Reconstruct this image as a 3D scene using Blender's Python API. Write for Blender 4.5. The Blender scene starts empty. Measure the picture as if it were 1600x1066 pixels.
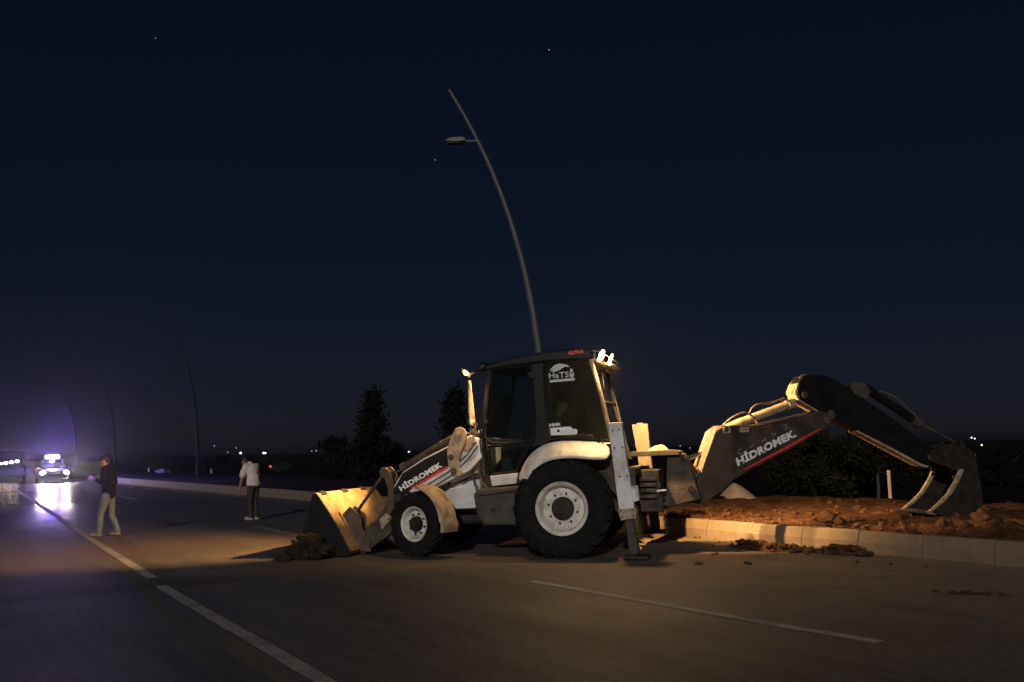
import bpy, bmesh, math, random
from mathutils import Vector, Matrix, noise
random.seed(7)
D = bpy.data
SC = bpy.context.scene
COL = SC.collection
R = math.radians

# ------------------------------------------------------------------ camera
F = 1450.0
CAMZ = 1.6
PITCH = math.atan(167.0 / F)
ROT = Matrix.Rotation(math.pi / 2 + PITCH, 3, 'X') @ Matrix.Rotation(-0.02, 3, 'Z')
cam_d = D.cameras.new('camera')
cam = D.objects.new('camera', cam_d)
COL.objects.link(cam)
cam.matrix_world = Matrix.Translation((0, 0, CAMZ)) @ ROT.to_4x4()
cam_d.sensor_width = 36.0
cam_d.lens = F / 1600.0 * 36.0
cam_d.clip_end = 8000
SC.camera = cam

# ------------------------------------------------------------------ sky + added fill light
SUN_EL, SUN_AZ = 21.0, 188.0          # behind the photographer
w = D.worlds.new('World'); SC.world = w; w.use_nodes = True
nt = w.node_tree; nt.nodes.clear()
sky = nt.nodes.new('ShaderNodeTexSky'); sky.sky_type = 'NISHITA'; sky.sun_disc = False
sky.sun_elevation = R(SUN_EL); sky.sun_rotation = R(SUN_AZ)
sky.air_density = 1.0; sky.dust_density = 0.3; sky.ozone_density = 6.0
hs = nt.nodes.new('ShaderNodeHueSaturation'); hs.inputs['Saturation'].default_value = 1.35
gm = nt.nodes.new('ShaderNodeGamma'); gm.inputs[1].default_value = 0.52
bg = nt.nodes.new('ShaderNodeBackground'); bg.inputs[1].default_value = 0.0059
wo = nt.nodes.new('ShaderNodeOutputWorld')
nt.links.new(sky.outputs[0], gm.inputs[0]); nt.links.new(gm.outputs[0], hs.inputs['Color'])
tn = nt.nodes.new('ShaderNodeMix'); tn.data_type = 'RGBA'; tn.blend_type = 'MULTIPLY'; tn.inputs[0].default_value = 1.0; tn.inputs[7].default_value = (0.78, 0.68, 1.0, 1)
nt.links.new(hs.outputs[0], tn.inputs[6]); nt.links.new(tn.outputs[2], bg.inputs[0]); nt.links.new(bg.outputs[0], wo.inputs[0])

sd = D.lights.new('fill_sun', 'SUN'); sd.energy = 1.05; sd.angle = R(2.0); sd.color = (1.0, 0.97, 0.93)  # added fill from behind the camera, standing in for its flash
so = D.objects.new('fill_sun', sd); COL.objects.link(so)
az = R(SUN_AZ)
sdir = Vector((math.sin(az) * math.cos(R(SUN_EL)), math.cos(az) * math.cos(R(SUN_EL)), math.sin(R(SUN_EL))))
so.rotation_euler = sdir.to_track_quat('Z', 'Y').to_euler()
so.location = (-5, -10, 20)

vs = SC.view_settings
vs.view_transform = 'Standard'; vs.look = 'None'; vs.exposure = 0; vs.gamma = 1; vs.use_curve_mapping = False
SC.cycles.use_denoising = True
SC.cycles.max_bounces = 6
SC.cycles.transparent_max_bounces = 16
SC.cycles.sample_clamp_indirect = 4.0

# ------------------------------------------------------------------ materials
def mat(name, c1, c2=None, scale=6.0, rough=0.6, metal=0.0, bump=0.0, bscale=None, edge=(0.4, 0.65), emit=None, estr=0.0, detail=6, spec=0.5, dirt=None):
    m = D.materials.new(name); m.use_nodes = True
    n, l = m.node_tree.nodes, m.node_tree.links
    b = n['Principled BSDF']
    b.inputs['Roughness'].default_value = rough
    b.inputs['Metallic'].default_value = metal
    b.inputs['Specular IOR Level'].default_value = spec
    b.inputs['Base Color'].default_value = (*c1, 1)
    tc = n.new('ShaderNodeTexCoord')
    if c2 is not None:
        nz = n.new('ShaderNodeTexNoise'); nz.inputs['Scale'].default_value = scale; nz.inputs['Detail'].default_value = detail
        nz.inputs['Roughness'].default_value = 0.65
        l.new(tc.outputs['Object'], nz.inputs['Vector'])
        cr = n.new('ShaderNodeValToRGB')
        cr.color_ramp.elements[0].position = edge[0]; cr.color_ramp.elements[0].color = (*c1, 1)
        cr.color_ramp.elements[1].position = edge[1]; cr.color_ramp.elements[1].color = (*c2, 1)
        l.new(nz.outputs['Fac'], cr.inputs[0]); col_ = cr.outputs[0]
        if dirt:                                   # splashes, scuffs and runs over the first tone
            dc, ds, lo, hi = dirt
            mp = n.new('ShaderNodeMapping'); mp.inputs['Scale'].default_value = (1.0, 1.0, 0.45); mp.inputs['Location'].default_value = (3.1, 1.7, 0.4)
            l.new(tc.outputs['Object'], mp.inputs[0])
            d1 = n.new('ShaderNodeTexNoise'); d1.inputs['Scale'].default_value = ds; d1.inputs['Detail'].default_value = 12; d1.inputs['Roughness'].default_value = 0.78; d1.inputs['Distortion'].default_value = 0.6
            l.new(mp.outputs[0], d1.inputs['Vector'])
            rr = n.new('ShaderNodeMapRange'); rr.inputs[1].default_value = lo; rr.inputs[2].default_value = hi; l.new(d1.outputs['Fac'], rr.inputs[0])
            mx = n.new('ShaderNodeMix'); mx.data_type = 'RGBA'; l.new(rr.outputs[0], mx.inputs[0]); l.new(col_, mx.inputs[6]); mx.inputs[7].default_value = (*dc, 1); col_ = mx.outputs[2]
        l.new(col_, b.inputs['Base Color'])
    if bump:
        bn = n.new('ShaderNodeTexNoise'); bn.inputs['Scale'].default_value = bscale or scale * 4; bn.inputs['Detail'].default_value = 8
        l.new(tc.outputs['Object'], bn.inputs['Vector'])
        bp = n.new('ShaderNodeBump'); bp.inputs['Strength'].default_value = bump; bp.inputs['Distance'].default_value = 0.02
        l.new(bn.outputs['Fac'], bp.inputs['Height']); l.new(bp.outputs[0], b.inputs['Normal'])
    if emit:
        b.inputs['Emission Color'].default_value = (*emit, 1); b.inputs['Emission Strength'].default_value = estr
    return m

def glass(name, tint=(0.55, 0.68, 0.7), dust=0.08, dustcol=(0.35, 0.32, 0.24), scale=9.0):
    m = D.materials.new(name); m.use_nodes = True
    n, l = m.node_tree.nodes, m.node_tree.links; n.clear()
    out = n.new('ShaderNodeOutputMaterial')
    tr = n.new('ShaderNodeBsdfTransparent'); tr.inputs[0].default_value = (*tint, 1)
    gl = n.new('ShaderNodeBsdfGlossy'); gl.inputs['Roughness'].default_value = 0.04
    fr = n.new('ShaderNodeFresnel'); fr.inputs[0].default_value = 1.45
    mx = n.new('ShaderNodeMixShader'); l.new(fr.outputs[0], mx.inputs[0]); l.new(tr.outputs[0], mx.inputs[1]); l.new(gl.outputs[0], mx.inputs[2])
    df = n.new('ShaderNodeBsdfDiffuse'); df.inputs[0].default_value = (*dustcol, 1)
    tl = n.new('ShaderNodeBsdfTranslucent'); tl.inputs[0].default_value = (*dustcol, 1)
    dm = n.new('ShaderNodeMixShader'); dm.inputs[0].default_value = 0.5; l.new(df.outputs[0], dm.inputs[1]); l.new(tl.outputs[0], dm.inputs[2])
    tc = n.new('ShaderNodeTexCoord'); nz = n.new('ShaderNodeTexNoise'); nz.inputs['Scale'].default_value = scale; nz.inputs['Detail'].default_value = 10
    nz.inputs['Roughness'].default_value = 0.8
    mp = n.new('ShaderNodeMapping'); mp.inputs['Scale'].default_value = (1.6, 1.6, 0.5)
    l.new(tc.outputs['Object'], mp.inputs[0]); l.new(mp.outputs[0], nz.inputs['Vector'])
    mr = n.new('ShaderNodeMapRange'); mr.inputs[1].default_value = 0.35; mr.inputs[2].default_value = 0.75; mr.inputs[3].default_value = dust * 0.25; mr.inputs[4].default_value = dust * 2
    l.new(nz.outputs['Fac'], mr.inputs[0])
    m2 = n.new('ShaderNodeMixShader'); l.new(mr.outputs[0], m2.inputs[0]); l.new(mx.outputs[0], m2.inputs[1]); l.new(dm.outputs[0], m2.inputs[2])
    l.new(m2.outputs[0], out.inputs[0])
    return m

M = {}
M['white_paint'] = mat('white_paint', (0.78, 0.77, 0.74), (0.42, 0.36, 0.29), 4, 0.5, bump=0.05, edge=(0.42, 0.75), dirt=((0.13, 0.095, 0.065), 7, 0.56, 0.72))
M['rim_paint'] = mat('rim_paint', (0.8, 0.76, 0.69), (0.42, 0.35, 0.28), 6, 0.55, bump=0.04, edge=(0.42, 0.72), dirt=((0.16, 0.115, 0.08), 9, 0.56, 0.72))
M['cream_paint'] = mat('cream_paint', (0.44, 0.35, 0.22), (0.2, 0.13, 0.075), 7, 0.5, bump=0.12, edge=(0.42, 0.7), dirt=((0.06, 0.04, 0.025), 11, 0.55, 0.66))
M['toned_cream'] = mat('toned_cream', (0.065, 0.05, 0.03), (0.04, 0.028, 0.017), 7, 0.6, bump=0.12, edge=(0.42, 0.7), dirt=((0.04, 0.027, 0.018), 11, 0.55, 0.66))  # cream darkened in colour to dim the lamplight on the far stabiliser
M['bucket_paint'] = mat('bucket_paint', (0.34, 0.24, 0.12), (0.16, 0.1, 0.055), 3, 0.55, bump=0.15, edge=(0.38, 0.68), dirt=((0.05, 0.033, 0.02), 6, 0.55, 0.66))
M['black_paint'] = mat('black_paint', (0.006, 0.006, 0.007), (0.018, 0.016, 0.014), 5, 0.45, bump=0.05, edge=(0.45, 0.8), spec=0.3)
M['boom_paint'] = mat('boom_paint', (0.026, 0.023, 0.021), (0.11, 0.075, 0.055), 2.6, 0.55, bump=0.08, edge=(0.4, 0.75), spec=0.3, dirt=((0.14, 0.11, 0.085), 14, 0.6, 0.75))
M['dusty_boom'] = mat('dusty_boom', (0.1, 0.068, 0.05), (0.05, 0.037, 0.03), 3.5, 0.7, bump=0.1, edge=(0.35, 0.75), spec=0.2, dirt=((0.17, 0.12, 0.09), 12, 0.58, 0.75))
M['stick_paint'] = mat('stick_paint', (0.005, 0.005, 0.006), (0.014, 0.013, 0.012), 3.5, 0.5, bump=0.08, edge=(0.4, 0.75), spec=0.3)
M['dusty_steel'] = mat('dusty_steel', (0.04, 0.034, 0.029), (0.12, 0.088, 0.062), 5, 0.7, bump=0.25, edge=(0.4, 0.72), spec=0.3)
M['dark_steel'] = mat('dark_steel', (0.014, 0.013, 0.012), (0.04, 0.03, 0.023), 6, 0.65, bump=0.2, spec=0.3)
M['rusty_steel'] = mat('rusty_steel', (0.11, 0.075, 0.05), (0.045, 0.035, 0.03), 8, 0.7, bump=0.3)
M['chrome'] = mat('chrome', (0.55, 0.53, 0.5), None, rough=0.22, metal=1.0)
M['rubber'] = mat('rubber', (0.006, 0.006, 0.007), (0.018, 0.016, 0.014), 8, 0.85, bump=0.25, edge=(0.45, 0.75), spec=0.25, dirt=((0.05, 0.037, 0.027), 12, 0.58, 0.75))
M['hose'] = mat('hose', (0.16, 0.12, 0.085), (0.07, 0.05, 0.04), 12, 0.6)
M['tank'] = mat('tank', (0.05, 0.048, 0.045), (0.1, 0.08, 0.062), 5, 0.65, bump=0.15, spec=0.3)
M['glass'] = glass('cab_glass', (0.64, 0.75, 0.78), 0.012)
M['dusty_glass'] = glass('dusty_glass', (0.58, 0.64, 0.58), 0.06, (0.42, 0.35, 0.2), 7)
M['sticker_white'] = mat('sticker_white', (0.9, 0.9, 0.9), None, rough=0.45)
M['sticker_worn'] = mat('sticker_worn', (0.88, 0.86, 0.82), (0.14, 0.13, 0.12), 22, 0.5, edge=(0.54, 0.66))
M['sticker_grey'] = mat('sticker_grey', (0.62, 0.62, 0.63), None, rough=0.5)
M['sticker_faded'] = mat('sticker_faded', (0.2, 0.2, 0.2), (0.03, 0.03, 0.03), 16, 0.6, edge=(0.5, 0.7))
M['sticker_red'] = mat('sticker_red', (0.75, 0.05, 0.04), (0.3, 0.02, 0.02), 14, 0.45, edge=(0.5, 0.7))
M['alpha_red'] = mat('alpha_red', (1.0, 0.12, 0.05), None, rough=0.4)
M['lamp_lens'] = mat('lamp_lens', (1, 0.9, 0.7), None, rough=0.2, emit=(1.0, 0.78, 0.42), estr=120)
M['front_lens'] = mat('front_lens', (1, 0.9, 0.7), None, rough=0.2, emit=(1.0, 0.78, 0.42), estr=12)
M['dome_lens'] = mat('dome_lens', (0.9, 0.95, 1), None, rough=0.3, emit=(0.85, 0.95, 1.0), estr=3)
M['reflector'] = mat('reflector', (0.95, 0.95, 0.97), None, rough=0.35)
M['vinyl'] = mat('vinyl', (0.03, 0.03, 0.033), (0.05, 0.05, 0.05), 10, 0.6)
M['concrete'] = mat('concrete', (0.19, 0.147, 0.105), (0.148, 0.113, 0.078), 5, 0.88, bump=0.3, bscale=60, edge=(0.35, 0.65), spec=0.2, dirt=((0.09, 0.062, 0.04), 5, 0.6, 0.75))
M['soil'] = mat('soil', (0.042, 0.019, 0.01), (0.11, 0.053, 0.026), 4, 0.98, bump=1.0, bscale=30, edge=(0.35, 0.66), spec=0.1, dirt=((0.16, 0.09, 0.05), 16, 0.6, 0.74))
M['soil_dark'] = mat('soil_dark', (0.035, 0.021, 0.014), (0.09, 0.05, 0.028), 5, 0.98, bump=0.9, bscale=26, spec=0.1)
M['mud'] = mat('mud', (0.018, 0.014, 0.011), (0.04, 0.028, 0.019), 5, 0.95, bump=0.9, bscale=22, spec=0.15)  # mud tone also carries the shadow of the loader bucket
M['verge'] = mat('verge', (0.008, 0.008, 0.006), (0.02, 0.015, 0.011), 3, 0.98, bump=0.9, bscale=20, spec=0.05)
M['sand'] = mat('sand', (0.42, 0.33, 0.2), (0.33, 0.25, 0.15), 4, 0.9, bump=0.1, bscale=40)
M['field'] = mat('field', (0.004, 0.005, 0.003), (0.01, 0.009, 0.006), 0.25, 0.98, bump=0.3, bscale=3, spec=0.05)
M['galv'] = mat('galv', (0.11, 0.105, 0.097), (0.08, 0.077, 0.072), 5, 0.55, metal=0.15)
M['dim_galv'] = mat('dim_galv', (0.014, 0.014, 0.015), (0.01, 0.01, 0.01), 5, 0.7, spec=0.2)  # galv darkened for the far poles, light falloff put into the colour
M['bark'] = mat('bark', (0.08, 0.06, 0.045), (0.045, 0.035, 0.028), 6, 0.9, bump=0.5)
M['needle'] = mat('needle', (0.006, 0.008, 0.005), (0.012, 0.014, 0.008), 3, 0.9, spec=0.1)
M['leaf'] = mat('leaf', (0.01, 0.012, 0.005), (0.026, 0.024, 0.009), 3, 0.85, spec=0.1)
M['line_paint'] = mat('line_paint', (0.31, 0.3, 0.285), (0.17, 0.16, 0.15), 30, 0.75, edge=(0.35, 0.7), spec=0.2, dirt=((0.055, 0.05, 0.045), 2.2, 0.5, 0.72), detail=4)
M['skin'] = mat('skin', (0.38, 0.2, 0.13), (0.33, 0.165, 0.105), 10, 0.5)
M['hair'] = mat('hair', (0.012, 0.01, 0.009), None, rough=0.55)
M['navy_cloth'] = mat('navy_cloth', (0.005, 0.005, 0.007), (0.009, 0.009, 0.012), 8, 0.9, spec=0.15)
M['denim'] = mat('denim', (0.12, 0.145, 0.185), (0.06, 0.075, 0.1), 7, 0.9, bump=0.6, bscale=11, spec=0.1)
M['white_cloth'] = mat('white_cloth', (0.76, 0.64, 0.56), (0.66, 0.55, 0.48), 4, 0.95, bump=0.5, bscale=9, spec=0.1)
M['dark_trouser'] = mat('dark_trouser', (0.03, 0.026, 0.02), (0.045, 0.038, 0.03), 6, 0.9, bump=0.2, bscale=20)
M['shoe_white'] = mat('shoe_white', (0.34, 0.3, 0.28), None, rough=0.7)
M['shoe_brown'] = mat('shoe_brown', (0.16, 0.1, 0.07), None, rough=0.6)
M['green_cloth'] = mat('green_cloth', (0.012, 0.017, 0.016), (0.02, 0.026, 0.024), 7, 0.9, spec=0.1)
M['phone_case'] = mat('phone_case', (0.02, 0.02, 0.02), None, rough=0.3)
M['phone_screen'] = mat('phone_screen', (0.3, 0.35, 0.5), None, rough=0.2, emit=(0.5, 0.6, 1.0), estr=0.6)
M['eye'] = mat('eye', (0.05, 0.035, 0.03), None, rough=0.15)
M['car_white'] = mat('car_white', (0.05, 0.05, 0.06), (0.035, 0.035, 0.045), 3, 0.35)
M['car_dark'] = mat('car_dark', (0.008, 0.008, 0.01), (0.014, 0.014, 0.015), 3, 0.7, spec=0.15)
M['car_glass'] = mat('car_glass', (0.01, 0.012, 0.014), None, rough=0.08)
M['headlamp'] = mat('headlamp', (1, 1, 1), None, emit=(1.0, 0.83, 0.6), estr=130)
M['beacon_blue'] = mat('beacon_blue', (0.1, 0.2, 1), None, emit=(0.13, 0.12, 1.0), estr=45)
M['amber_lamp'] = mat('amber_lamp', (1, 0.8, 0.5), None, emit=(1.0, 0.75, 0.45), estr=18)
M['tail_red'] = mat('tail_red', (0.6, 0.02, 0.02), None, emit=(1.0, 0.03, 0.02), estr=6)
M['city_white'] = mat('city_white', (1, 1, 1), None, emit=(0.9, 0.95, 1.0), estr=3.5)
M['city_warm'] = mat('city_warm', (1, 0.8, 0.6), None, emit=(1.0, 0.75, 0.5), estr=2.5)
M['city_dim'] = mat('city_dim', (0.7, 0.8, 0.9), None, emit=(0.6, 0.7, 0.8), estr=0.5)
M['star'] = mat('star', (1, 1, 1), None, emit=(0.6, 0.75, 1.0), estr=0.5)
M['stake'] = mat('stake', (0.5, 0.42, 0.3), (0.38, 0.3, 0.2), 9, 0.8)
M['tarp'] = mat('tarp', (0.14, 0.135, 0.14), (0.1, 0.1, 0.1), 5, 0.8)

# ------------------------------------------------------------------ geometry helpers (world coordinates)
def ray(u, v):
    return (ROT @ Vector(((u - 800.0) / F, (533.0 - v) / F, -1.0))).normalized()
CAM = Vector((0, 0, CAMZ))
def ground(u, v, z=0.0):
    d = ray(u, v); t = (z - CAMZ) / d.z
    return CAM + d * t
def at_depth(u, v, Y):
    d = ray(u, v); return CAM + d * (Y / d.y)

class Frame:
    """a local frame: x along, y sideways, z up"""
    def __init__(s, o, ang):
        s.m = Matrix.Translation(o) @ Matrix.Rotation(ang, 4, 'Z'); s.i = s.m.inverted()
    def w(s, x, y, z): return s.m @ Vector((x, y, z))
    def px(s, u, v, y):                       # pixel onto the plane y = const, gives (x, z)
        o = s.i @ CAM; d = s.i.to_3x3() @ ray(u, v); t = (y - o.y) / d.y; p = o + d * t
        return p.x, p.z
    def pxx(s, u, v, x):                      # pixel onto the plane x = const, gives (y, z)
        o = s.i @ CAM; d = s.i.to_3x3() @ ray(u, v); t = (x - o.x) / d.x; p = o + d * t
        return p.y, p.z
    def pt(s, u, v, y):
        x, z = s.px(u, v, y); return s.w(x, y, z)

ROOTM = {}
class MB:
    def __init__(s): s.v = []; s.f = []
    def add(s, vs_, fs_):
        k = len(s.v); s.v += [Vector(p) for p in vs_]; s.f += [tuple(i + k for i in f) for f in fs_]; return s
    def prism(s, fr, pts, y0, y1):
        n = len(pts)
        a = [fr.w(x, y0, z) for x, z in pts]; b = [fr.w(x, y1, z) for x, z in pts]
        fs_ = [tuple(range(n)), tuple(range(2 * n - 1, n - 1, -1))] + [(i, i + n, (i + 1) % n + n, (i + 1) % n) for i in range(n)]
        return s.add(a + b, fs_)
    def pxprism(s, fr, pix, y0, y1, yp=None):
        yp = y1 if yp is None else yp
        return s.prism(fr, [fr.px(u, v, yp) for u, v in pix], y0, y1)
    def box(s, fr, x0, x1, y0, y1, z0, z1):
        return s.prism(fr, [(x0, z0), (x1, z0), (x1, z1), (x0, z1)], y0, y1)
    def tube(s, pts, r, n=10, cap=True):
        pts = [Vector(p) for p in pts]
        rs = r if isinstance(r, (list, tuple)) else [r] * len(pts)
        vs_, fs_ = [], []
        up = Vector((0.13, 0.27, 0.95)).normalized(); prev = None
        for i, p in enumerate(pts):
            t = (pts[min(i + 1, len(pts) - 1)] - pts[max(i - 1, 0)]).normalized()
            if prev is None:
                e1 = t.cross(up)
                if e1.length < 1e-3: e1 = t.cross(Vector((1, 0, 0)))
                e1.normalize()
            else:
                e1 = (prev - t * prev.dot(t)).normalized()
            prev = e1; e2 = t.cross(e1)
            for k in range(n):
                a = 2 * math.pi * k / n
                vs_.append(p + (e1 * math.cos(a) + e2 * math.sin(a)) * rs[i])
        for i in range(len(pts) - 1):
            for k in range(n):
                fs_.append((i * n + k, i * n + (k + 1) % n, (i + 1) * n + (k + 1) % n, (i + 1) * n + k))
        if cap:
            fs_.append(tuple(range(n - 1, -1, -1))); m_ = (len(pts) - 1) * n; fs_.append(tuple(range(m_, m_ + n)))
        return s.add(vs_, fs_)
    def lathe(s, m4, prof, n=40, closed=False):      # profile (y, r) spun about the y axis of m4
        vs_, fs_ = [], []; k = len(prof)
        for j in range(n):
            a = 2 * math.pi * j / n
            for (y, r) in prof: vs_.append(m4 @ Vector((r * math.cos(a), y, r * math.sin(a))))
        for j in range(n):
            j2 = (j + 1) % n
            for i in range(k if closed else k - 1):
                i2 = (i + 1) % k
                fs_.append((j * k + i, j2 * k + i, j2 * k + i2, j * k + i2))
        if not closed:
            if prof[0][1] > 1e-4: fs_.append(tuple(j * k for j in range(n)))
            if prof[-1][1] > 1e-4: fs_.append(tuple(j * k + k - 1 for j in range(n - 1, -1, -1)))
        return s.add(vs_, fs_)
    def ball(s, c, r, n=10, m=7, rot=None):
        r = Vector(r) if isinstance(r, (tuple, list, Vector)) else Vector((r, r, r))
        vs_, fs_ = [], []
        for i in range(m + 1):
            t = math.pi * i / m
            for k in range(n):
                a = 2 * math.pi * k / n
                p = Vector((r.x * math.sin(t) * math.cos(a), r.y * math.sin(t) * math.sin(a), r.z * math.cos(t)))
                if rot is not None: p = rot @ p
                vs_.append(Vector(c) + p)
        for i in range(m):
            for k in range(n): fs_.append((i * n + k, i * n + (k + 1) % n, (i + 1) * n + (k + 1) % n, (i + 1) * n + k))
        return s.add(vs_, fs_)
    def build(s, name, m, parent=None, bevel=0.0, smooth=False, root=None):
        me = D.meshes.new(name); o = D.objects.new(name, me); COL.objects.link(o)
        if parent is not None:
            RM = ROOTM[parent]
            o.parent = parent
        else:
            if root is not None: RM = root
            else:
                xs = [v.x for v in s.v]; ys = [v.y for v in s.v]; zs = [v.z for v in s.v]
                RM = Matrix.Translation(((min(xs) + max(xs)) / 2, (min(ys) + max(ys)) / 2, min(zs)))
            o.matrix_world = RM
        ROOTM[o] = RM
        inv = RM.inverted()
        me.from_pydata([inv @ v for v in s.v], [], s.f)
        bm = bmesh.new(); bm.from_mesh(me)
        bmesh.ops.remove_doubles(bm, verts=bm.verts, dist=1e-5)
        bmesh.ops.recalc_face_normals(bm, faces=bm.faces)
        bm.to_mesh(me); bm.free()
        if smooth:
            me.polygons.foreach_set('use_smooth', [True] * len(me.polygons))
            me.set_sharp_from_angle(angle=R(180 if m in ('soil', 'soil_dark', 'tarp', 'mud') else 40))
        me.materials.append(M[m] if isinstance(m, str) else m)
        if bevel:
            bv = o.modifiers.new('bevel', 'BEVEL'); bv.width = bevel; bv.segments = 2; bv.limit_method = 'ANGLE'; bv.angle_limit = R(35)
        return o

def empty(name, RM):
    o = D.objects.new(name, None); COL.objects.link(o); o.matrix_world = RM; o.empty_display_size = 0.2; ROOTM[o] = RM; return o
def tag(o, label=None, cat=None, group=None, kind=None):
    if label: o['label'] = label
    if cat: o['category'] = cat
    if group: o['group'] = group
    if kind: o['kind'] = kind
    return o
def copy_tree(o, parent=None):
    c = o.copy(); COL.objects.link(c); c.parent = parent
    for ch in list(o.children): copy_tree(ch, c)
    return c

def text_mesh(body, offset=0.0, spacing=1.0):
    cu = D.curves.new('lettering', 'FONT'); cu.body = body; cu.size = 1.0; cu.offset = offset; cu.space_character = spacing; cu.resolution_u = 3
    ob = D.objects.new('lettering', cu); COL.objects.link(ob)
    dg = bpy.context.evaluated_depsgraph_get(); me = D.meshes.new_from_object(ob.evaluated_get(dg))
    vs_ = [v.co.copy() for v in me.vertices]; fs_ = [tuple(p.vertices) for p in me.polygons]
    D.objects.remove(ob); D.meshes.remove(me)
    return vs_, fs_
def text_on(fr, y, p0, p1, hpx, body, m, parent, name='lettering', offset=0.012, spacing=1.05, shear=0.0, depth=0.003):
    """letters whose baseline runs from pixel p0 to pixel p1 on the plane y of the frame"""
    vs_, fs_ = text_mesh(body, offset, spacing)
    x0, z0 = fr.px(*p0, y); x1, z1 = fr.px(*p1, y)
    a = Vector((x1 - x0, z1 - z0)); W = a.length; e = a / W
    up = Vector((-e.y, e.x))
    if up.y < 0 and abs(up.y) > 0.3: up = -up
    mid = ((p0[0] + p1[0]) / 2, (p0[1] + p1[1]) / 2)
    xs = [v.x for v in vs_]; ys = [v.y for v in vs_]
    wx = max(xs) - min(xs); hy = max(ys) - min(ys)
    scale_px = W / math.hypot(p1[0] - p0[0], p1[1] - p0[1])
    H = hpx * scale_px
    out = []
    for v in vs_:
        a_ = (v.x - min(xs)) / wx * W; b_ = (v.y - min(ys)) / hy * H
        a_ += shear * b_
        q = Vector((x0, z0)) + e * a_ + up * b_
        out.append(fr.w(q.x, y, q.y))
    mb = MB(); n = len(out); off = fr.m.to_3x3() @ Vector((0, depth, 0))
    mb.add(out, fs_)
    mb.add([p + off for p in out], [tuple(reversed(f)) for f in fs_])
    # side walls along boundary edges
    cnt = {}
    for f in fs_:
        for i in range(len(f)):
            k = (f[i], f[(i + 1) % len(f)]); cnt[k] = 1
    for (a_, b_) in list(cnt):
        if (b_, a_) not in cnt: mb.f.append((a_, b_, b_ + n, a_ + n))
    return mb.build(name, m, parent)

def spot(name, loc, target, watts, col, size=120, blend=0.5, radius=0.06, parent=None):
    l = D.lights.new(name, 'SPOT'); l.energy = watts; l.color = col; l.spot_size = R(size); l.spot_blend = blend; l.shadow_soft_size = radius
    o = D.objects.new(name, l); COL.objects.link(o)
    q = (Vector(target) - Vector(loc)).to_track_quat('-Z', 'Y')
    Mw = Matrix.Translation(loc) @ q.to_matrix().to_4x4()
    if parent is not None:
        o.parent = parent; o.matrix_local = ROOTM[parent].inverted() @ Mw
    else: o.matrix_world = Mw
    return o

# ------------------------------------------------------------------ ground, road, kerb
K0 = Vector((6.15, 11.96, 0)); DR = Vector((-0.563, 0.826, 0)).normalized(); PR = Vector((DR.y, -DR.x, 0))   # along the kerb / away from the road
def sp(s_, p_, z=0.0): return K0 + DR * s_ + PR * p_ + Vector((0, 0, z))
def to_sp(P): q = Vector((P[0], P[1], 0)) - K0; return q.dot(DR), q.dot(PR)

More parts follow.
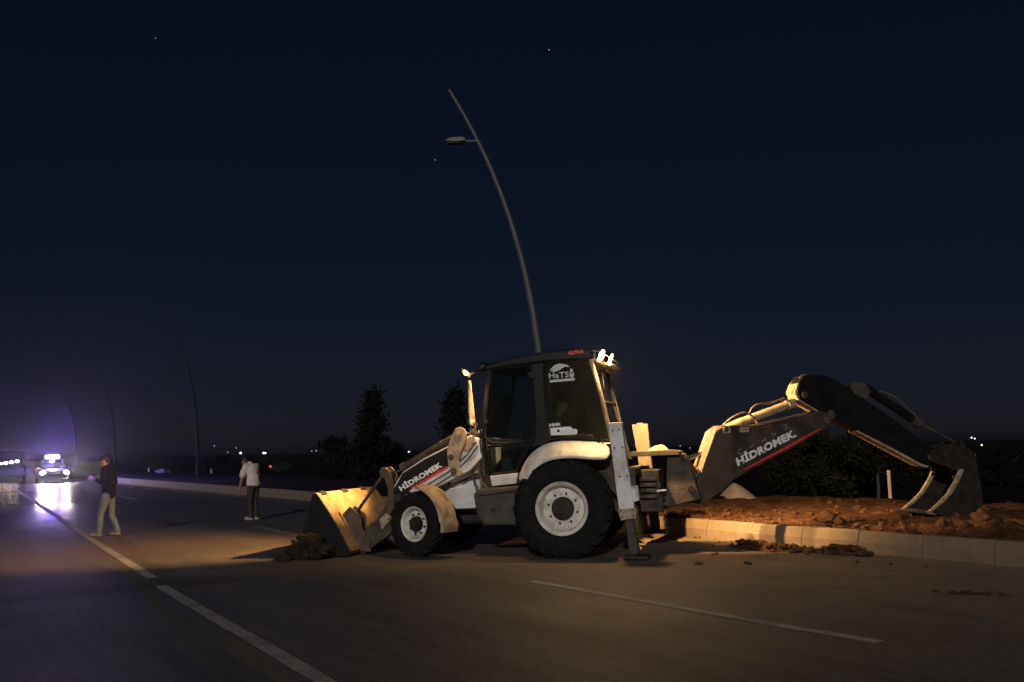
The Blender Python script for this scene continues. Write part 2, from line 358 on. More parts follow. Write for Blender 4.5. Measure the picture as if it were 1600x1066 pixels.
def asphalt():
    m = D.materials.new('asphalt'); m.use_nodes = True
    n, l = m.node_tree.nodes, m.node_tree.links; b = n['Principled BSDF']
    tc = n.new('ShaderNodeTexCoord')
    def nz(scale, detail=8, ro=0.6):
        x = n.new('ShaderNodeTexNoise'); x.inputs['Scale'].default_value = scale; x.inputs['Detail'].default_value = detail; x.inputs['Roughness'].default_value = ro
        l.new(tc.outputs['Object'], x.inputs['Vector']); return x
    def mr(sock, a, b_, c, d):
        x = n.new('ShaderNodeMapRange'); x.inputs[1].default_value = a; x.inputs[2].default_value = b_; x.inputs[3].default_value = c; x.inputs[4].default_value = d
        l.new(sock, x.inputs[0]); return x.outputs[0]
    def mth(op, a, b_):
        x = n.new('ShaderNodeMath'); x.operation = op
        for i, q in enumerate((a, b_)):
            if isinstance(q, (int, float)): x.inputs[i].default_value = q
            else: l.new(q, x.inputs[i])
        return x.outputs[0]
    def mix(f, a, b_):
        x = n.new('ShaderNodeMix'); x.data_type = 'RGBA'; l.new(f, x.inputs[0])
        for i, q in ((6, a), (7, b_)):
            if isinstance(q, tuple): x.inputs[i].default_value = (*q, 1)
            else: l.new(q, x.inputs[i])
        return x.outputs[2]
    grain = nz(90, 4, 0.7); patch = nz(0.5, 6, 0.6); big = nz(1.6, 8, 0.7)
    base = mix(mr(grain.outputs[0], 0.35, 0.7, 0, 1), (0.034, 0.033, 0.033), (0.075, 0.072, 0.07))
    base = mix(mr(patch.outputs[0], 0.4, 0.65, 0, 0.5), base, (0.04, 0.037, 0.036))
    ag = n.new('ShaderNodeTexVoronoi'); ag.inputs['Scale'].default_value = 55; l.new(tc.outputs['Object'], ag.inputs['Vector'])
    sg = n.new('ShaderNodeSeparateColor'); l.new(ag.outputs['Color'], sg.inputs[0])
    base = mix(mr(sg.outputs[0], 0.72, 0.95, 0, 0.75), base, (0.13, 0.12, 0.11))
    base = mix(mr(sg.outputs[1], 0.75, 0.95, 0, 0.8), base, (0.015, 0.015, 0.016))
    ck = n.new('ShaderNodeTexVoronoi'); ck.feature = 'DISTANCE_TO_EDGE'; ck.inputs['Scale'].default_value = 0.33
    wv = n.new('ShaderNodeVectorMath'); wv.operation = 'ADD'; cn = nz(2.2, 6, 0.7); cs = n.new('ShaderNodeVectorMath'); cs.operation = 'SCALE'; cs.inputs[3].default_value = 0.7
    l.new(cn.outputs['Color'], cs.inputs[0]); l.new(tc.outputs['Object'], wv.inputs[0]); l.new(cs.outputs[0], wv.inputs[1]); l.new(wv.outputs[0], ck.inputs['Vector'])
    crack = mth('MULTIPLY', mr(ck.outputs['Distance'], 0.0, 0.006, 1, 0), mr(patch.outputs[0], 0.45, 0.6, 0, 0.8))
    base = mix(crack, base, (0.012, 0.011, 0.011))
    # streaks left by tyres and dragged soil, running with the traffic
    sm = n.new('ShaderNodeMapping'); sm.inputs['Scale'].default_value = (0.16, 1.5, 1); l.new(tc.outputs['Object'], sm.inputs[0])
    sn = n.new('ShaderNodeTexNoise'); sn.inputs['Scale'].default_value = 1.4; sn.inputs['Detail'].default_value = 10; sn.inputs['Roughness'].default_value = 0.72; l.new(sm.outputs[0], sn.inputs['Vector'])
    base = mix(mr(sn.outputs[0], 0.5, 0.7, 0, 0.75), base, (0.1, 0.085, 0.07))
    base = mix(mr(sn.outputs[0], 0.5, 0.32, 0, 0.8), base, (0.02, 0.019, 0.019))
    sx0 = n.new('ShaderNodeSeparateXYZ'); l.new(tc.outputs['Object'], sx0.inputs[0])
    jn_ = mth('ADD', sx0.outputs['X'], mth('MULTIPLY', big.outputs[0], 0.9))
    jt = mth('MULTIPLY', mth('MULTIPLY', mr(jn_, 5.75, 5.95, 0, 1), mr(jn_, 7.1, 6.3, 0, 1)), mr(sx0.outputs['Y'], -4.0, -9.0, 0.0, 0.85))
    base = mix(jt, base, (0.016, 0.014, 0.013))
    # dust and mud carried onto the road from the median: local y runs away from the road (kerb at 0)
    sx = n.new('ShaderNodeSeparateXYZ'); l.new(tc.outputs['Object'], sx.inputs[0])
    near = mr(sx.outputs['Y'], -6.5, -0.3, 0.0, 1.0)
    span = mr(sx.outputs['X'], 14.0, 6.0, 0.25, 1.0)
    dm = mth('MULTIPLY', mth('MULTIPLY', near, span), mr(big.outputs[0], 0.3, 0.62, 0.2, 1.0))
    base = mix(mth('MULTIPLY', dm, 0.8), base, (0.2, 0.14, 0.085))
    # a muddy tyre track crossing the lanes in front of the machine
    mudn = mth('ADD', mth('MULTIPLY', sx.outputs['X'], 1.0), mth('MULTIPLY', big.outputs[0], 3.0))
    band = mth('MULTIPLY', mr(mudn, 9.0, 10.5, 0, 1), mr(mudn, 15.5, 13.0, 0, 1))
    base = mix(mth('MULTIPLY', band, mr(patch.outputs[0], 0.3, 0.6, 0.15, 0.7)), base, (0.13, 0.078, 0.042))
    l.new(base, b.inputs['Base Color'])
    rg = mr(patch.outputs[0], 0.3, 0.7, 0.17, 0.28)
    dry = mr(sx.outputs['X'], 30.0, 14.0, 0.0, 1.0)
    l.new(mth('ADD', rg, mth('MULTIPLY', dry, 0.5)), b.inputs['Roughness'])
    b.inputs['Specular IOR Level'].default_value = 0.5
    vo = n.new('ShaderNodeTexVoronoi'); vo.inputs['Scale'].default_value = 110; l.new(tc.outputs['Object'], vo.inputs['Vector'])
    h = mth('ADD', mth('MULTIPLY', vo.outputs['Distance'], -0.5), grain.outputs[0])
    bp = n.new('ShaderNodeBump'); bp.inputs['Strength'].default_value = 0.45; bp.inputs['Distance'].default_value = 0.003
    l.new(h, bp.inputs['Height']); l.new(bp.outputs[0], b.inputs['Normal'])
    return m
M['asphalt'] = asphalt()

ROADM = Matrix.Translation(K0) @ Matrix.Rotation(math.atan2(DR.y, DR.x), 4, 'Z')
# in ROADM: x runs along the road away from the camera, y = + to the left; flip so that y points away from the road
ROADM = Matrix(((DR.x, PR.x, 0, K0.x), (DR.y, PR.y, 0, K0.y), (0, 0, 1, 0), (0, 0, 0, 1)))

# base terrain: one sheet to the horizon, sinking gently beyond the median
mb = MB()
def field_z(x, y):
    s_, p_ = to_sp((x, y)); d = max(0.0, p_ - 9.0)
    z = -0.12 - 2.2 * (1 - math.exp(-d / 45.0))
    r = math.hypot(x, y)
    return z + 0.25 * noise.noise(Vector((x * 0.06, y * 0.06, 3))) * min(1, d / 15)
rings = [0, 6, 12, 18, 24, 30, 36, 43, 50, 60, 72, 86, 105, 130, 160, 200, 260, 340, 450, 650, 1000, 1600, 2600, 4500]
nseg = 96; vs_, fs_ = [], []
for i, r in enumerate(rings):
    for k in range(nseg):
        a = 2 * math.pi * k / nseg
        x, y = r * math.sin(a), r * math.cos(a) + 5
        vs_.append(Vector((x, y, field_z(x, y))))
for i in range(len(rings) - 1):
    for k in range(nseg):
        fs_.append((i * nseg + k, i * nseg + (k + 1) % nseg, (i + 1) * nseg + (k + 1) % nseg, (i + 1) * nseg + k))
mb.add(vs_, fs_); g = mb.build('ground', 'field', smooth=True, root=Matrix.Identity(4)); tag(g, 'dark flat field running out to the horizon', kind='structure')

mb = MB(); vs_, fs_ = [], []
S_ = [-40 + 4 * i for i in range(86)]; P_ = [-24, -18, -14, -10, -7, -5, -3, -1.5, 0.02]
for s_ in S_:
    for p_ in P_: vs_.append(sp(s_, p_, 0.0))
for i in range(len(S_) - 1):
    for k in range(len(P_) - 1): fs_.append((i * len(P_) + k, i * len(P_) + k + 1, (i + 1) * len(P_) + k + 1, (i + 1) * len(P_) + k))
mb.add(vs_, fs_); rd = mb.build('road', 'asphalt', root=ROADM); tag(rd, 'wide dark asphalt road with dust near the kerb', kind='structure')

def strip(pix, width, name, label):
    pts = [ground(u, v, 0.005) for u, v in pix]; mb = MB(); vs_, fs_ = [], []
    for i, p in enumerate(pts):
        t = (pts[min(i + 1, len(pts) - 1)] - pts[max(0, i - 1)]); t.z = 0; t.normalize(); nrm = Vector((-t.y, t.x, 0))
        jit = 1 + 0.12 * noise.noise(p * 2.0)
        vs_ += [p + nrm * width / 2 * jit, p - nrm * width / 2 * jit]
    for i in range(len(pts) - 1): fs_.append((2 * i, 2 * i + 1, 2 * i + 3, 2 * i + 2))
    mb.add(vs_, fs_); o = mb.build(name, 'line_paint'); return tag(o, label, kind='structure')
def interp(pix, n=14):
    out = []
    for a, b in zip(pix[:-1], pix[1:]):
        for k in range(n): t = k / n; out.append((a[0] + (b[0] - a[0]) * t, a[1] + (b[1] - a[1]) * t))
    return out + [pix[-1]]
strip(interp([(20, 762), (80, 800.5), (150, 847.5), (238, 903)]), 0.14, 'edge_line', 'pale painted line running from the police car to the muddy track')
strip(interp([(251, 915), (330, 962), (420, 1013), (530, 1078)]), 0.14, 'edge_line', 'pale painted line in the left foreground')
strip(interp([(832, 908), (1000, 938), (1200, 974), (1375, 1003)]), 0.14, 'lane_dash', 'worn painted dash in front of the machine')
strip(interp([(474, 838), (440, 831), (399, 822)]), 0.12, 'lane_dash', 'faint painted dash beside the loader bucket')
strip(interp([(213, 780.5), (184, 775)]), 0.14, 'lane_dash', 'faint painted dash behind the man in the dark jacket')
strip(interp([(152, 768.3), (134, 764.5)]), 0.14, 'lane_dash', 'short painted dash near the police car')

# kerb of single concrete stones
kerb = empty('kerb', ROADM); tag(kerb, 'low concrete kerb of separate stones along the dirt median', kind='structure')
stone = MB(); fr_k = Frame((0, 0, 0), 0)
L_ = 0.992
prof = [(0.0, -0.05), (0.0, 0.155), (0.012, 0.165), (0.045, 0.285), (0.065, 0.3), (0.2, 0.3), (0.2, -0.05)]
vs_ = [Vector((0, y, z)) for y, z in prof] + [Vector((L_, y, z)) for y, z in prof]; n_ = len(prof)
stone.add(vs_, [tuple(range(n_)), tuple(range(2 * n_ - 1, n_ - 1, -1))] + [(i, i + n_, (i + 1) % n_ + n_, (i + 1) % n_) for i in range(n_)])
st0 = stone.build('kerb_stone', 'concrete', root=Matrix.Identity(4), bevel=0.008)
for i in range(-5, 62):
    o = st0 if i == -5 else st0.copy()
    if i != -5: COL.objects.link(o)
    o.parent = kerb; o.location = (i * 1.0 + 0.13, random.uniform(-0.006, 0.006), random.uniform(-0.006, 0.006)); o.rotation_euler = (0, 0, random.uniform(-0.004, 0.004))

# dirt median
def dirt_z(s_, p_):
    q = Vector((s_ * 0.9, p_ * 0.9, 0))
    z = 0.255 + 0.10 * (1 - math.exp(-max(0, p_ - 0.2) / 1.2)) * 0.6
    z += 0.06 * noise.fractal(q, 0.6, 2.1, 7) * min(1, p_ / 0.8)
    c = noise.fractal(Vector((s_ * 3.1, p_ * 3.1, 9)), 0.8, 2.2, 4)
    z += 0.05 * max(0, c) * min(1, max(0, p_ - 0.2) / 0.4)
    # spoil ridge by the kerb on the right and the dug heap behind the digging bucket
    z += 0.10 * math.exp(-((p_ - 0.75) / 0.35) ** 2) * (1 / (1 + math.exp((s_ - 1.2) / 0.5))) * (0.75 + 0.5 * noise.noise(Vector((s_ * 2.3, p_ * 2, 4))))
    z += 0.16 * math.exp(-((p_ - 4.6) / 0.6) ** 2 - ((s_ + 1.6) / 1.3) ** 2)
    if p_ > 6.4: z -= (p_ - 6.4) * 0.16
    return z
ss = [-12 + 0.5 * i for i in range(14)] + [-5 + 0.07 * i for i in range(215)] + [10.05 + 0.5 * i for i in range(22)] + [21.2 + 2 * i for i in range(60)]
pp = [0.12 + 0.07 * i for i in range(75)] + [5.4 + 0.25 * i for i in range(18)]
mb = MB(); vs_, fs_ = [], []
for s_ in ss:
    for p_ in pp: vs_.append(sp(s_, p_, dirt_z(s_, p_)))
np_ = len(pp)
for i in range(len(ss) - 1):
    for k in range(np_ - 1): fs_.append((i * np_ + k, i * np_ + k + 1, (i + 1) * np_ + k + 1, (i + 1) * np_ + k))
mb.add(vs_, fs_); dm = mb.build('dirt_median', 'soil', smooth=True, root=ROADM); tag(dm, 'bare reddish brown dirt of the dug-up median behind the kerb', kind='structure')
dm.data.set_sharp_from_angle(angle=R(180))
dm.data.materials.append(M['verge'])            # past the dug stretch the median is dark weedy ground
for p_ in dm.data.polygons:
    if p_.center.x > 9.0 + 0.8 * noise.noise(Vector((p_.center.y * 1.5, p_.center.x, 0))): p_.material_index = 1

def clod_mesh(mb, c, r, seed):
    rnd = random.Random(seed); k = len(mb.v)
    off = Vector((rnd.uniform(0, 50), rnd.uniform(0, 50), rnd.uniform(0, 50)))
    m_ = MB(); m_.ball((0, 0, 0), 1.0, *((9, 6) if r < 0.05 else (16, 11)))
    sx, sy, sz = rnd.uniform(0.8, 1.3), rnd.uniform(0.8, 1.3), rnd.uniform(0.6, 0.9)
    vs2 = []
    for v in m_.v:
        d = 1 + 0.6 * noise.noise(v * 1.5 + off) + 0.3 * noise.noise(v * 3.3 + off) + 0.12 * noise.noise(v * 7 + off)
        vs2.append(Vector(c) + Vector((v.x * sx, v.y * sy, v.z * sz)) * d * r)
    mb.add(vs2, m_.f)
# large clods one can point to (pixel, radius)
CL = [(1293, 806, .16, 'rounded reddish clod standing on the dirt left of the digging bucket', 0),
      (1579, 774, .17, 'rounded orange clod lying on top of the far spoil ridge', 1),
      (1312, 811, .09, 'small clod just right of the rounded reddish clod', 0),
      (1272, 812, .07, 'small clod just left of the rounded reddish clod', 0),
      (1250, 820, .085, 'dark clod on the kerb edge above the shaded kerb stone', 1),
      (1270, 822, .06, 'small dark clod right of the dark one above the shaded kerb stone', 1),
      (1476, 815, .13, 'dark clod on the spoil below the digging bucket', 1),
      (1532, 808, .15, 'large dark clod right of the digging bucket', 1),
      (1585, 826, .14, 'dark clod by the kerb at the right border of the picture', 1),
      (1556, 822, .11, 'dark clod on the kerb-side spoil near the right border', 1),
      (1510, 822, .10, 'dark clod below the heel of the digging bucket', 1),
      (1420, 826, .09, 'dark clod on the kerb-side spoil left of the bucket', 1),
      (1380, 826, .08, 'dark clod on the kerb edge below the wooden stake', 1)]
for i, (u, v, r, lab, dk) in enumerate(CL):
    P = ground(u, v + 4, 0.34); s_, p_ = to_sp(P); p_ = max(p_, 0.22)
    mb = MB(); clod_mesh(mb, sp(s_, p_, dirt_z(s_, p_) + r * 0.35), r, i)
    o = mb.build('dirt_clod', 'soil_dark' if dk else 'soil', smooth=True); tag(o, lab, 'clod', 'dirt clods on the median')
mb = MB()
for i in range(1500):
    s_ = random.uniform(-4.5, 7); p_ = 0.16 + abs(random.gauss(0, 0.9)) if random.random() < 0.6 else random.uniform(0.2, 5.5)
    r = random.choice([.008, .01, .01, .013, .015, .018, .022, .03, .045, .06])
    clod_mesh(mb, sp(s_, p_, dirt_z(s_, p_) + r * 0.2), r, 100 + i)
o = mb.build('loose_soil', 'soil', smooth=True); tag(o, 'small loose lumps of soil scattered over the dirt median', 'soil', kind='stuff')
# heaps spilled on the road
def heap(pc, lx, ly, h, seed, label, m='soil_dark'):
    c = ground(*pc, 0.0); s0, p0 = to_sp(c); mb = MB(); vs_, fs_ = [], []; n = 34
    for i in range(n + 1):
        for k in range(n + 1):
            a, b = 2 * i / n - 1, 2 * k / n - 1; r = math.hypot(a, b)
            e = max(0, 1 - r * r) ** 1.1 * (0.6 + 0.6 * noise.fractal(Vector((a * 3 + seed, b * 3, seed)), 0.6, 2.2, 5))
            e += max(0, 1 - r) * 0.35 * max(0, noise.noise(Vector((a * 9, b * 9, seed))))
            q = sp(s0 + a * lx, p0 + b * ly, -0.02 + h * max(0, e)); vs_.append(q)
    for i in range(n):
        for k in range(n): fs_.append((i * (n + 1) + k, i * (n + 1) + k + 1, (i + 1) * (n + 1) + k + 1, (i + 1) * (n + 1) + k))
    mb.add(vs_, fs_)
    rnd = random.Random(seed)
    for i in range(60):
        a = rnd.uniform(0, 6.28); r = abs(rnd.gauss(0.55, 0.35)); rr = rnd.choice([.012, .018, .025, .035, .05])
        aa, bb = r * math.cos(a), r * math.sin(a)
        clod_mesh(mb, sp(s0 + aa * lx, p0 + bb * ly, h * max(0, 1 - r * r) * 0.7 + rr * 0.3), rr, seed * 100 + i)
    o = mb.build('soil_heap', m, smooth=True); o.data.set_sharp_from_angle(angle=R(180)); return tag(o, label, 'soil heap', 'soil heaps spilled on the road')
heap((1185, 858), 0.62, 0.26, 0.13, 3, 'light brown soil heap on the road against the brightly lit kerb stones', 'soil')
heap((1240, 861), 0.5, 0.17, 0.08, 8, 'low flat soil heap between the two larger heaps on the road')
heap((1322, 866), 0.5, 0.2, 0.14, 5, 'dark brown soil heap on the road below the kerb, right of the shaded stone')
mb = MB()
for i in range(70):
    s_ = random.uniform(-4, 7); p_ = -abs(random.gauss(0, 0.8)) - 0.02; r = random.choice([.008, .012, .016, .024])
    clod_mesh(mb, sp(s_, p_, r * 0.3), r, 900 + i)
for (u, v) in [(1168, 881), (1463, 924), (1490, 927), (1500, 928), (1512, 927), (1525, 928), (1540, 929), (1571, 931), (1118, 866), (1092, 882)]:
    for q in range(5): clod_mesh(mb, ground(u + random.uniform(-6, 6), v + random.uniform(-1, 1), 0.006), random.uniform(.012, .035), int(u) + q)
o = mb.build('road_crumbs', 'soil_dark', smooth=True); tag(o, 'dark crumbs of soil strewn over the road', 'soil', kind='stuff')

# pale sand heap behind the boom
c = ground(1152, 777, 0.33); mb = MB(); vs_, fs_ = [], []; n = 28; m_ = 9
for i in range(m_ + 1):
    r = i / m_
    for k in range(n):
        a = 2 * math.pi * k / n
        vs_.append(c + Vector((0.48 * r * math.cos(a) - 0.06 * (1 - r), 0.6 * r * math.sin(a), 0.40 * (1 - r ** 1.35) * (1 + 0.08 * noise.noise(Vector((3 * r * math.cos(a), 3 * r * math.sin(a), 2)))) - 0.06)))
for i in range(m_):
    for k in range(n): fs_.append((i * n + k, i * n + (k + 1) % n, (i + 1) * n + (k + 1) % n, (i + 1) * n + k))
mb.add(vs_, fs_); o = mb.build('sand_heap', 'sand', smooth=True); o.data.set_sharp_from_angle(angle=R(180)); tag(o, 'smooth pale sand heap standing on the dirt behind the boom', 'sand heap')

# ------------------------------------------------------------------ street lamps with curved poles
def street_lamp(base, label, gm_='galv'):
    RM = Matrix.Translation(base); root = empty('street_lamp', RM)
    pts, rs = [], []
    for i in range(33):
        t = i / 32.0
        pts.append(base + Vector((-1.98 * t ** 2.7, 0.25 * t ** 2.7, 9.35 * t))); rs.append(0.095 - 0.058 * t)
    mb = MB(); mb.tube(pts, rs, 12); mb.build('pole', gm_, root, smooth=True)
    mb = MB(); mb.tube([pts[-1], pts[-1] + (pts[-1] - pts[-2]) * 0.25], [0.042, 0.036], 10); mb.build('pole_tip', gm_, root, smooth=True)
    mb = MB(); fr = Frame(base, 0); mb.box(fr, -0.2, 0.2, -0.2, 0.2, -0.06, 0.03); mb.build('base_plate', gm_, root, bevel=0.01)
    i = 28; a = pts[i]; b = a + Vector((-0.30, 0.02, 0.02))
    mb = MB(); mb.tube([a, b], 0.03, 8); mb.build('arm', gm_, root, smooth=True)
    fr = Frame(b, 0)
    mb = MB(); mb.prism(fr, [(0.02, -0.035), (-0.2, -0.05), (-0.42, -0.03), (-0.42, 0.0), (-0.33, 0.05), (-0.05, 0.07), (0.02, 0.035)], -0.12, 0.12)
    h = mb.build('luminaire', gm_, root, bevel=0.012)
    mb = MB(); mb.box(fr, -0.38, -0.08, -0.09, 0.09, -0.062, -0.052); mb.build('lens', 'car_glass', h)
    tag(root, label, 'street lamp', 'curved street lamps on the median')
    return root
p1 = at_depth(855, 700, 20.0); p1.z = 0.27
street_lamp(p1, 'tall curved street lamp rising behind the cab of the machine')
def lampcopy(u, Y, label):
    b = at_depth(u, 720, Y); street_lamp(Vector((b.x, b.y, 0.24)), label, 'dim_galv')
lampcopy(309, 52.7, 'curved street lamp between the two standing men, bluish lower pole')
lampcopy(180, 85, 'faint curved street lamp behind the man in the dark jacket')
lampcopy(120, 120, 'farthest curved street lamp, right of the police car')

# ------------------------------------------------------------------ backhoe loader
TH = 14.0
MO = Vector((1.02, 14.63, 0.0))
FM = Frame(MO, math.pi - R(TH))          # x forward, y to the machine's left (camera side), z up
bh = empty('backhoe_loader', FM.m)
tag(bh, 'white and black backhoe loader with its work lamps lit, standing across the road', 'backhoe loader')

def wheel(cx, cy, cz, steer, Rt, W, rimR, nl, out, hubR, near):
    """out = +1 when the outer face looks to +y"""
    m4 = FM.m @ Matrix.Translation((cx, cy, cz)) @ Matrix.Rotation(steer, 4, 'Z')
    if out < 0: m4 = m4 @ Matrix.Rotation(math.pi, 4, 'Z')
    h = W / 2
    # rim: dish with flange and well
    mb = MB()
    mb.lathe(m4, [(h * 0.30, 0.0), (h * 0.30, rimR * 0.30), (h * 0.34, rimR * 0.42), (h * 0.30, rimR * 0.55), (h * 0.22, rimR * 0.74), (h * 0.18, rimR * 0.80),
                  (h * 0.52, rimR * 0.86), (h * 0.74, rimR * 0.90), (h * 0.80, rimR * 0.97), (h * 0.86, rimR * 1.02), (h * 0.80, rimR * 1.06), (-h * 0.7, rimR * 1.04), (-h * 0.7, rimR * 0.7), (-h * 0.7, 0.0)], 48)
    rim = mb.build('wheel', 'rim_paint', bh, smooth=True)
    # tyre carcass
    g = 0.045 * (Rt / 0.73)
    Rc = Rt - g
    prof = [(h * 0.80, rimR * 1.0), (h * 0.9, rimR * 1.08), (h * 1.0, rimR + (Rc - rimR) * 0.45), (h * 0.97, rimR + (Rc - rimR) * 0.75), (h * 0.82, Rc * 0.985), (h * 0.4, Rc), (0, Rc * 1.003), (-h * 0.4, Rc),
            (-h * 0.82, Rc * 0.985), (-h * 0.97, rimR + (Rc - rimR) * 0.75), (-h, rimR + (Rc - rimR) * 0.45), (-h * 0.8, rimR * 1.0)]
    mb = MB(); mb.lathe(m4, prof, 56, closed=True)
    # chevron lugs
    for side in (1, -1):
        for i in range(nl):
            a0 = 2 * math.pi * (i + (0.5 if side < 0 else 0)) / nl; da = 0.34 * (21.0 / nl); wd = 0.36 * math.pi / nl
            vs_ = []
            steps = [(0.02, 0.0, Rt), (0.5, 0.5, Rt), (0.84, 0.95, Rt * 0.992), (1.01, 1.12, Rt * 0.90)]
            for (yy, tt, rr) in steps:
                for (dd, low) in ((-wd, 0), (wd, 0), (wd, 1), (-wd, 1)):
                    a = a0 + da * tt + dd * (0.75 if not low else 1.0)
                    r_ = rr if not low else (Rc * 0.985 if yy < 1 else Rc * 0.86)
                    yv = side * yy * h * (1.0 if not low else 0.985)
                    vs_.append(m4 @ Vector((r_ * math.cos(a), yv, r_ * math.sin(a))))
            fs_ = [(0, 1, 2, 3), (15, 14, 13, 12)]
            for k in range(3):
                for q in range(4): fs_.append((k * 4 + q, (k + 1) * 4 + q, (k + 1) * 4 + (q + 1) % 4, k * 4 + (q + 1) % 4))
            mb.add(vs_, fs_)
    mb.build('tyre', 'rubber', rim, smooth=True)
    mb = MB(); y0 = h * 0.3
    mb.lathe(m4, [(y0 - 0.02, 0), (y0 - 0.02, hubR), (y0 + 0.05, hubR), (y0 + 0.075, hubR * 0.9), (y0 + 0.085, hubR * 0.4), (y0 + 0.085, 0)], 28)
    mb.build('hub', 'dark_steel', rim, smooth=True)
    if near:
        nb = 8 if Rt > 0.6 else 8
        for i in range(nb):
            a = 2 * math.pi * (i + 0.3) / nb; rb = hubR * 1.32
            p = Vector((rb * math.cos(a), 0, rb * math.sin(a)))
            mb = MB(); mm = m4 @ Matrix.Translation(p)
            mb.lathe(mm, [(y0 - 0.01, 0), (y0 - 0.01, 0.016), (y0 + 0.028, 0.016), (y0 + 0.03, 0.012), (y0 + 0.03, 0)], 6)
            mb.build('wheel_bolt', 'dark_steel', rim)
    return rim, m4
RX, RZ = FM.px(879, 795, 1.05)
wheel(RX, 0.93, 0.715, 0, 0.725, 0.47, 0.375, 21, 1, 0.165, True)
wheel(RX, -0.93, 0.715, 0, 0.725, 0.47, 0.375, 21, -1, 0.165, False)
ST = R(-22)
FX, FZ = FM.px(655, 823, 0.93)
wn, m4n = wheel(FX, 0.90, 0.488, ST, 0.492, 0.33, 0.255, 18, 1, 0.115, True)
wf, m4f = wheel(FX, -0.90, 0.488, ST, 0.492, 0.33, 0.255, 18, -1, 0.115, False)

# front mudguards that steer with the wheels
for m4 in (m4n, m4f):
    mb = MB(); vs_, fs_ = [], []
    mm = FM.m @ Matrix.Translation((FX, 0.90 if m4 is m4n else -0.90, 0.488)) @ Matrix.Rotation(ST, 4, 'Z')
    N = 16
    for i in range(N + 1):
        a = R(98 + (190 - 98) * i / N); r = 0.585 + (0.03 if i > N - 3 else 0)
        for (y, rr) in ((-0.19, r - 0.02), (-0.17, r), (0.17, r), (0.19, r - 0.035), (0.18, r - 0.05), (0.16, r - 0.014), (-0.17, r - 0.014)):
            vs_.append(mm @ Vector((rr * math.cos(a), y, rr * math.sin(a))))
    for i in range(N):
        for k in range(7): fs_.append((i * 7 + k, i * 7 + (k + 1) % 7, (i + 1) * 7 + (k + 1) % 7, (i + 1) * 7 + k))
    fs_ += [tuple(range(7)), tuple(range(N * 7 + 6, N * 7 - 1, -1))]
    mb.add(vs_, fs_); fd = mb.build('front_fender', 'cream_paint', bh, smooth=True)
    mb = MB(); mb.tube([mm @ Vector((0.0, -0.18, 0.15)), mm @ Vector((-0.3, -0.18, 0.3)), mm @ Vector((-0.42, -0.15, 0.4))], 0.02, 8); mb.build('fender_stay', 'dark_steel', fd)
# axles, chassis
mb = MB(); mb.box(FM, FX - 0.09, FX + 0.09, -0.74, 0.74, 0.40, 0.56); mb.build('front_axle', 'dark_steel', bh, bevel=0.03)
mb = MB(); mb.box(FM, RX - 0.16, RX + 0.16, -0.7, 0.7, 0.55, 0.88); mb.build('rear_axle', 'dark_steel', bh, bevel=0.05)
mb = MB()
for y in (0.3, -0.42): mb.box(FM, -1.3, FX + 0.35, y, y + 0.12, 0.62, 0.86)
mb.build('chassis', 'dusty_steel', bh, bevel=0.015)
mb = MB(); mb.box(FM, 0.35, FX - 0.3, -0.28, 0.28, 0.42, 0.9); mb.build('gearbox', 'dark_steel', bh, bevel=0.06)
mb = MB(); mb.tube([FM.pt(705, 788, 0.45), FM.pt(742, 786, 0.45), FM.pt(800, 800, 0.45)], 0.05, 10); mb.build('drive_shaft', 'dark_steel', bh, smooth=True)
# bonnet
mb = MB(); mb.pxprism(FM, [(750, 670), (742, 676), (706, 696), (660, 718), (640, 735), (632, 756), (634, 800), (750, 800)], -0.42, 0.42)
bon = mb.build('bonnet', 'white_paint', bh, bevel=0.04)
mb = MB(); mb.pxprism(FM, [(690, 748), (764, 733), (766, 743), (700, 758)], 0.42, 0.47); mb.build('bonnet_sill', 'rusty_steel', bon, bevel=0.008)
mb = MB(); mb.pxprism(FM, [(700, 764), (742, 758), (748, 794), (704, 796)], 0.3, 0.6, 0.6); mb.build('side_panel', 'white_paint', bh, bevel=0.015)
# side tank, step panel
mb = MB(); mb.pxprism(FM, [(739, 772), (748, 764), (812, 759), (813, 821), (757, 821), (745, 806)], 0.5, 0.86); tk = mb.build('fuel_tank', 'tank', bh, bevel=0.03)
mb = MB(); mb.lathe(FM.m @ Matrix.Translation((FM.px(770, 797, 0.87)[0], 0.86, FM.px(770, 797, 0.87)[1])), [(0, 0), (0, 0.035), (0.02, 0.035), (0.02, 0)], 16); mb.build('filler_cap', 'dark_steel', tk)
mb = MB(); mb.pxprism(FM, [(745, 770), (808, 763), (808, 767), (746, 775)], 0.86, 0.9); mb.build('step', 'dusty_steel', tk, bevel=0.005)
mb = MB(); mb.pxprism(FM, [(765, 744), (809, 739), (807, 756), (769, 760)], 0.5, 0.8); mb.build('sill_panel', 'white_paint', bh, bevel=0.01)

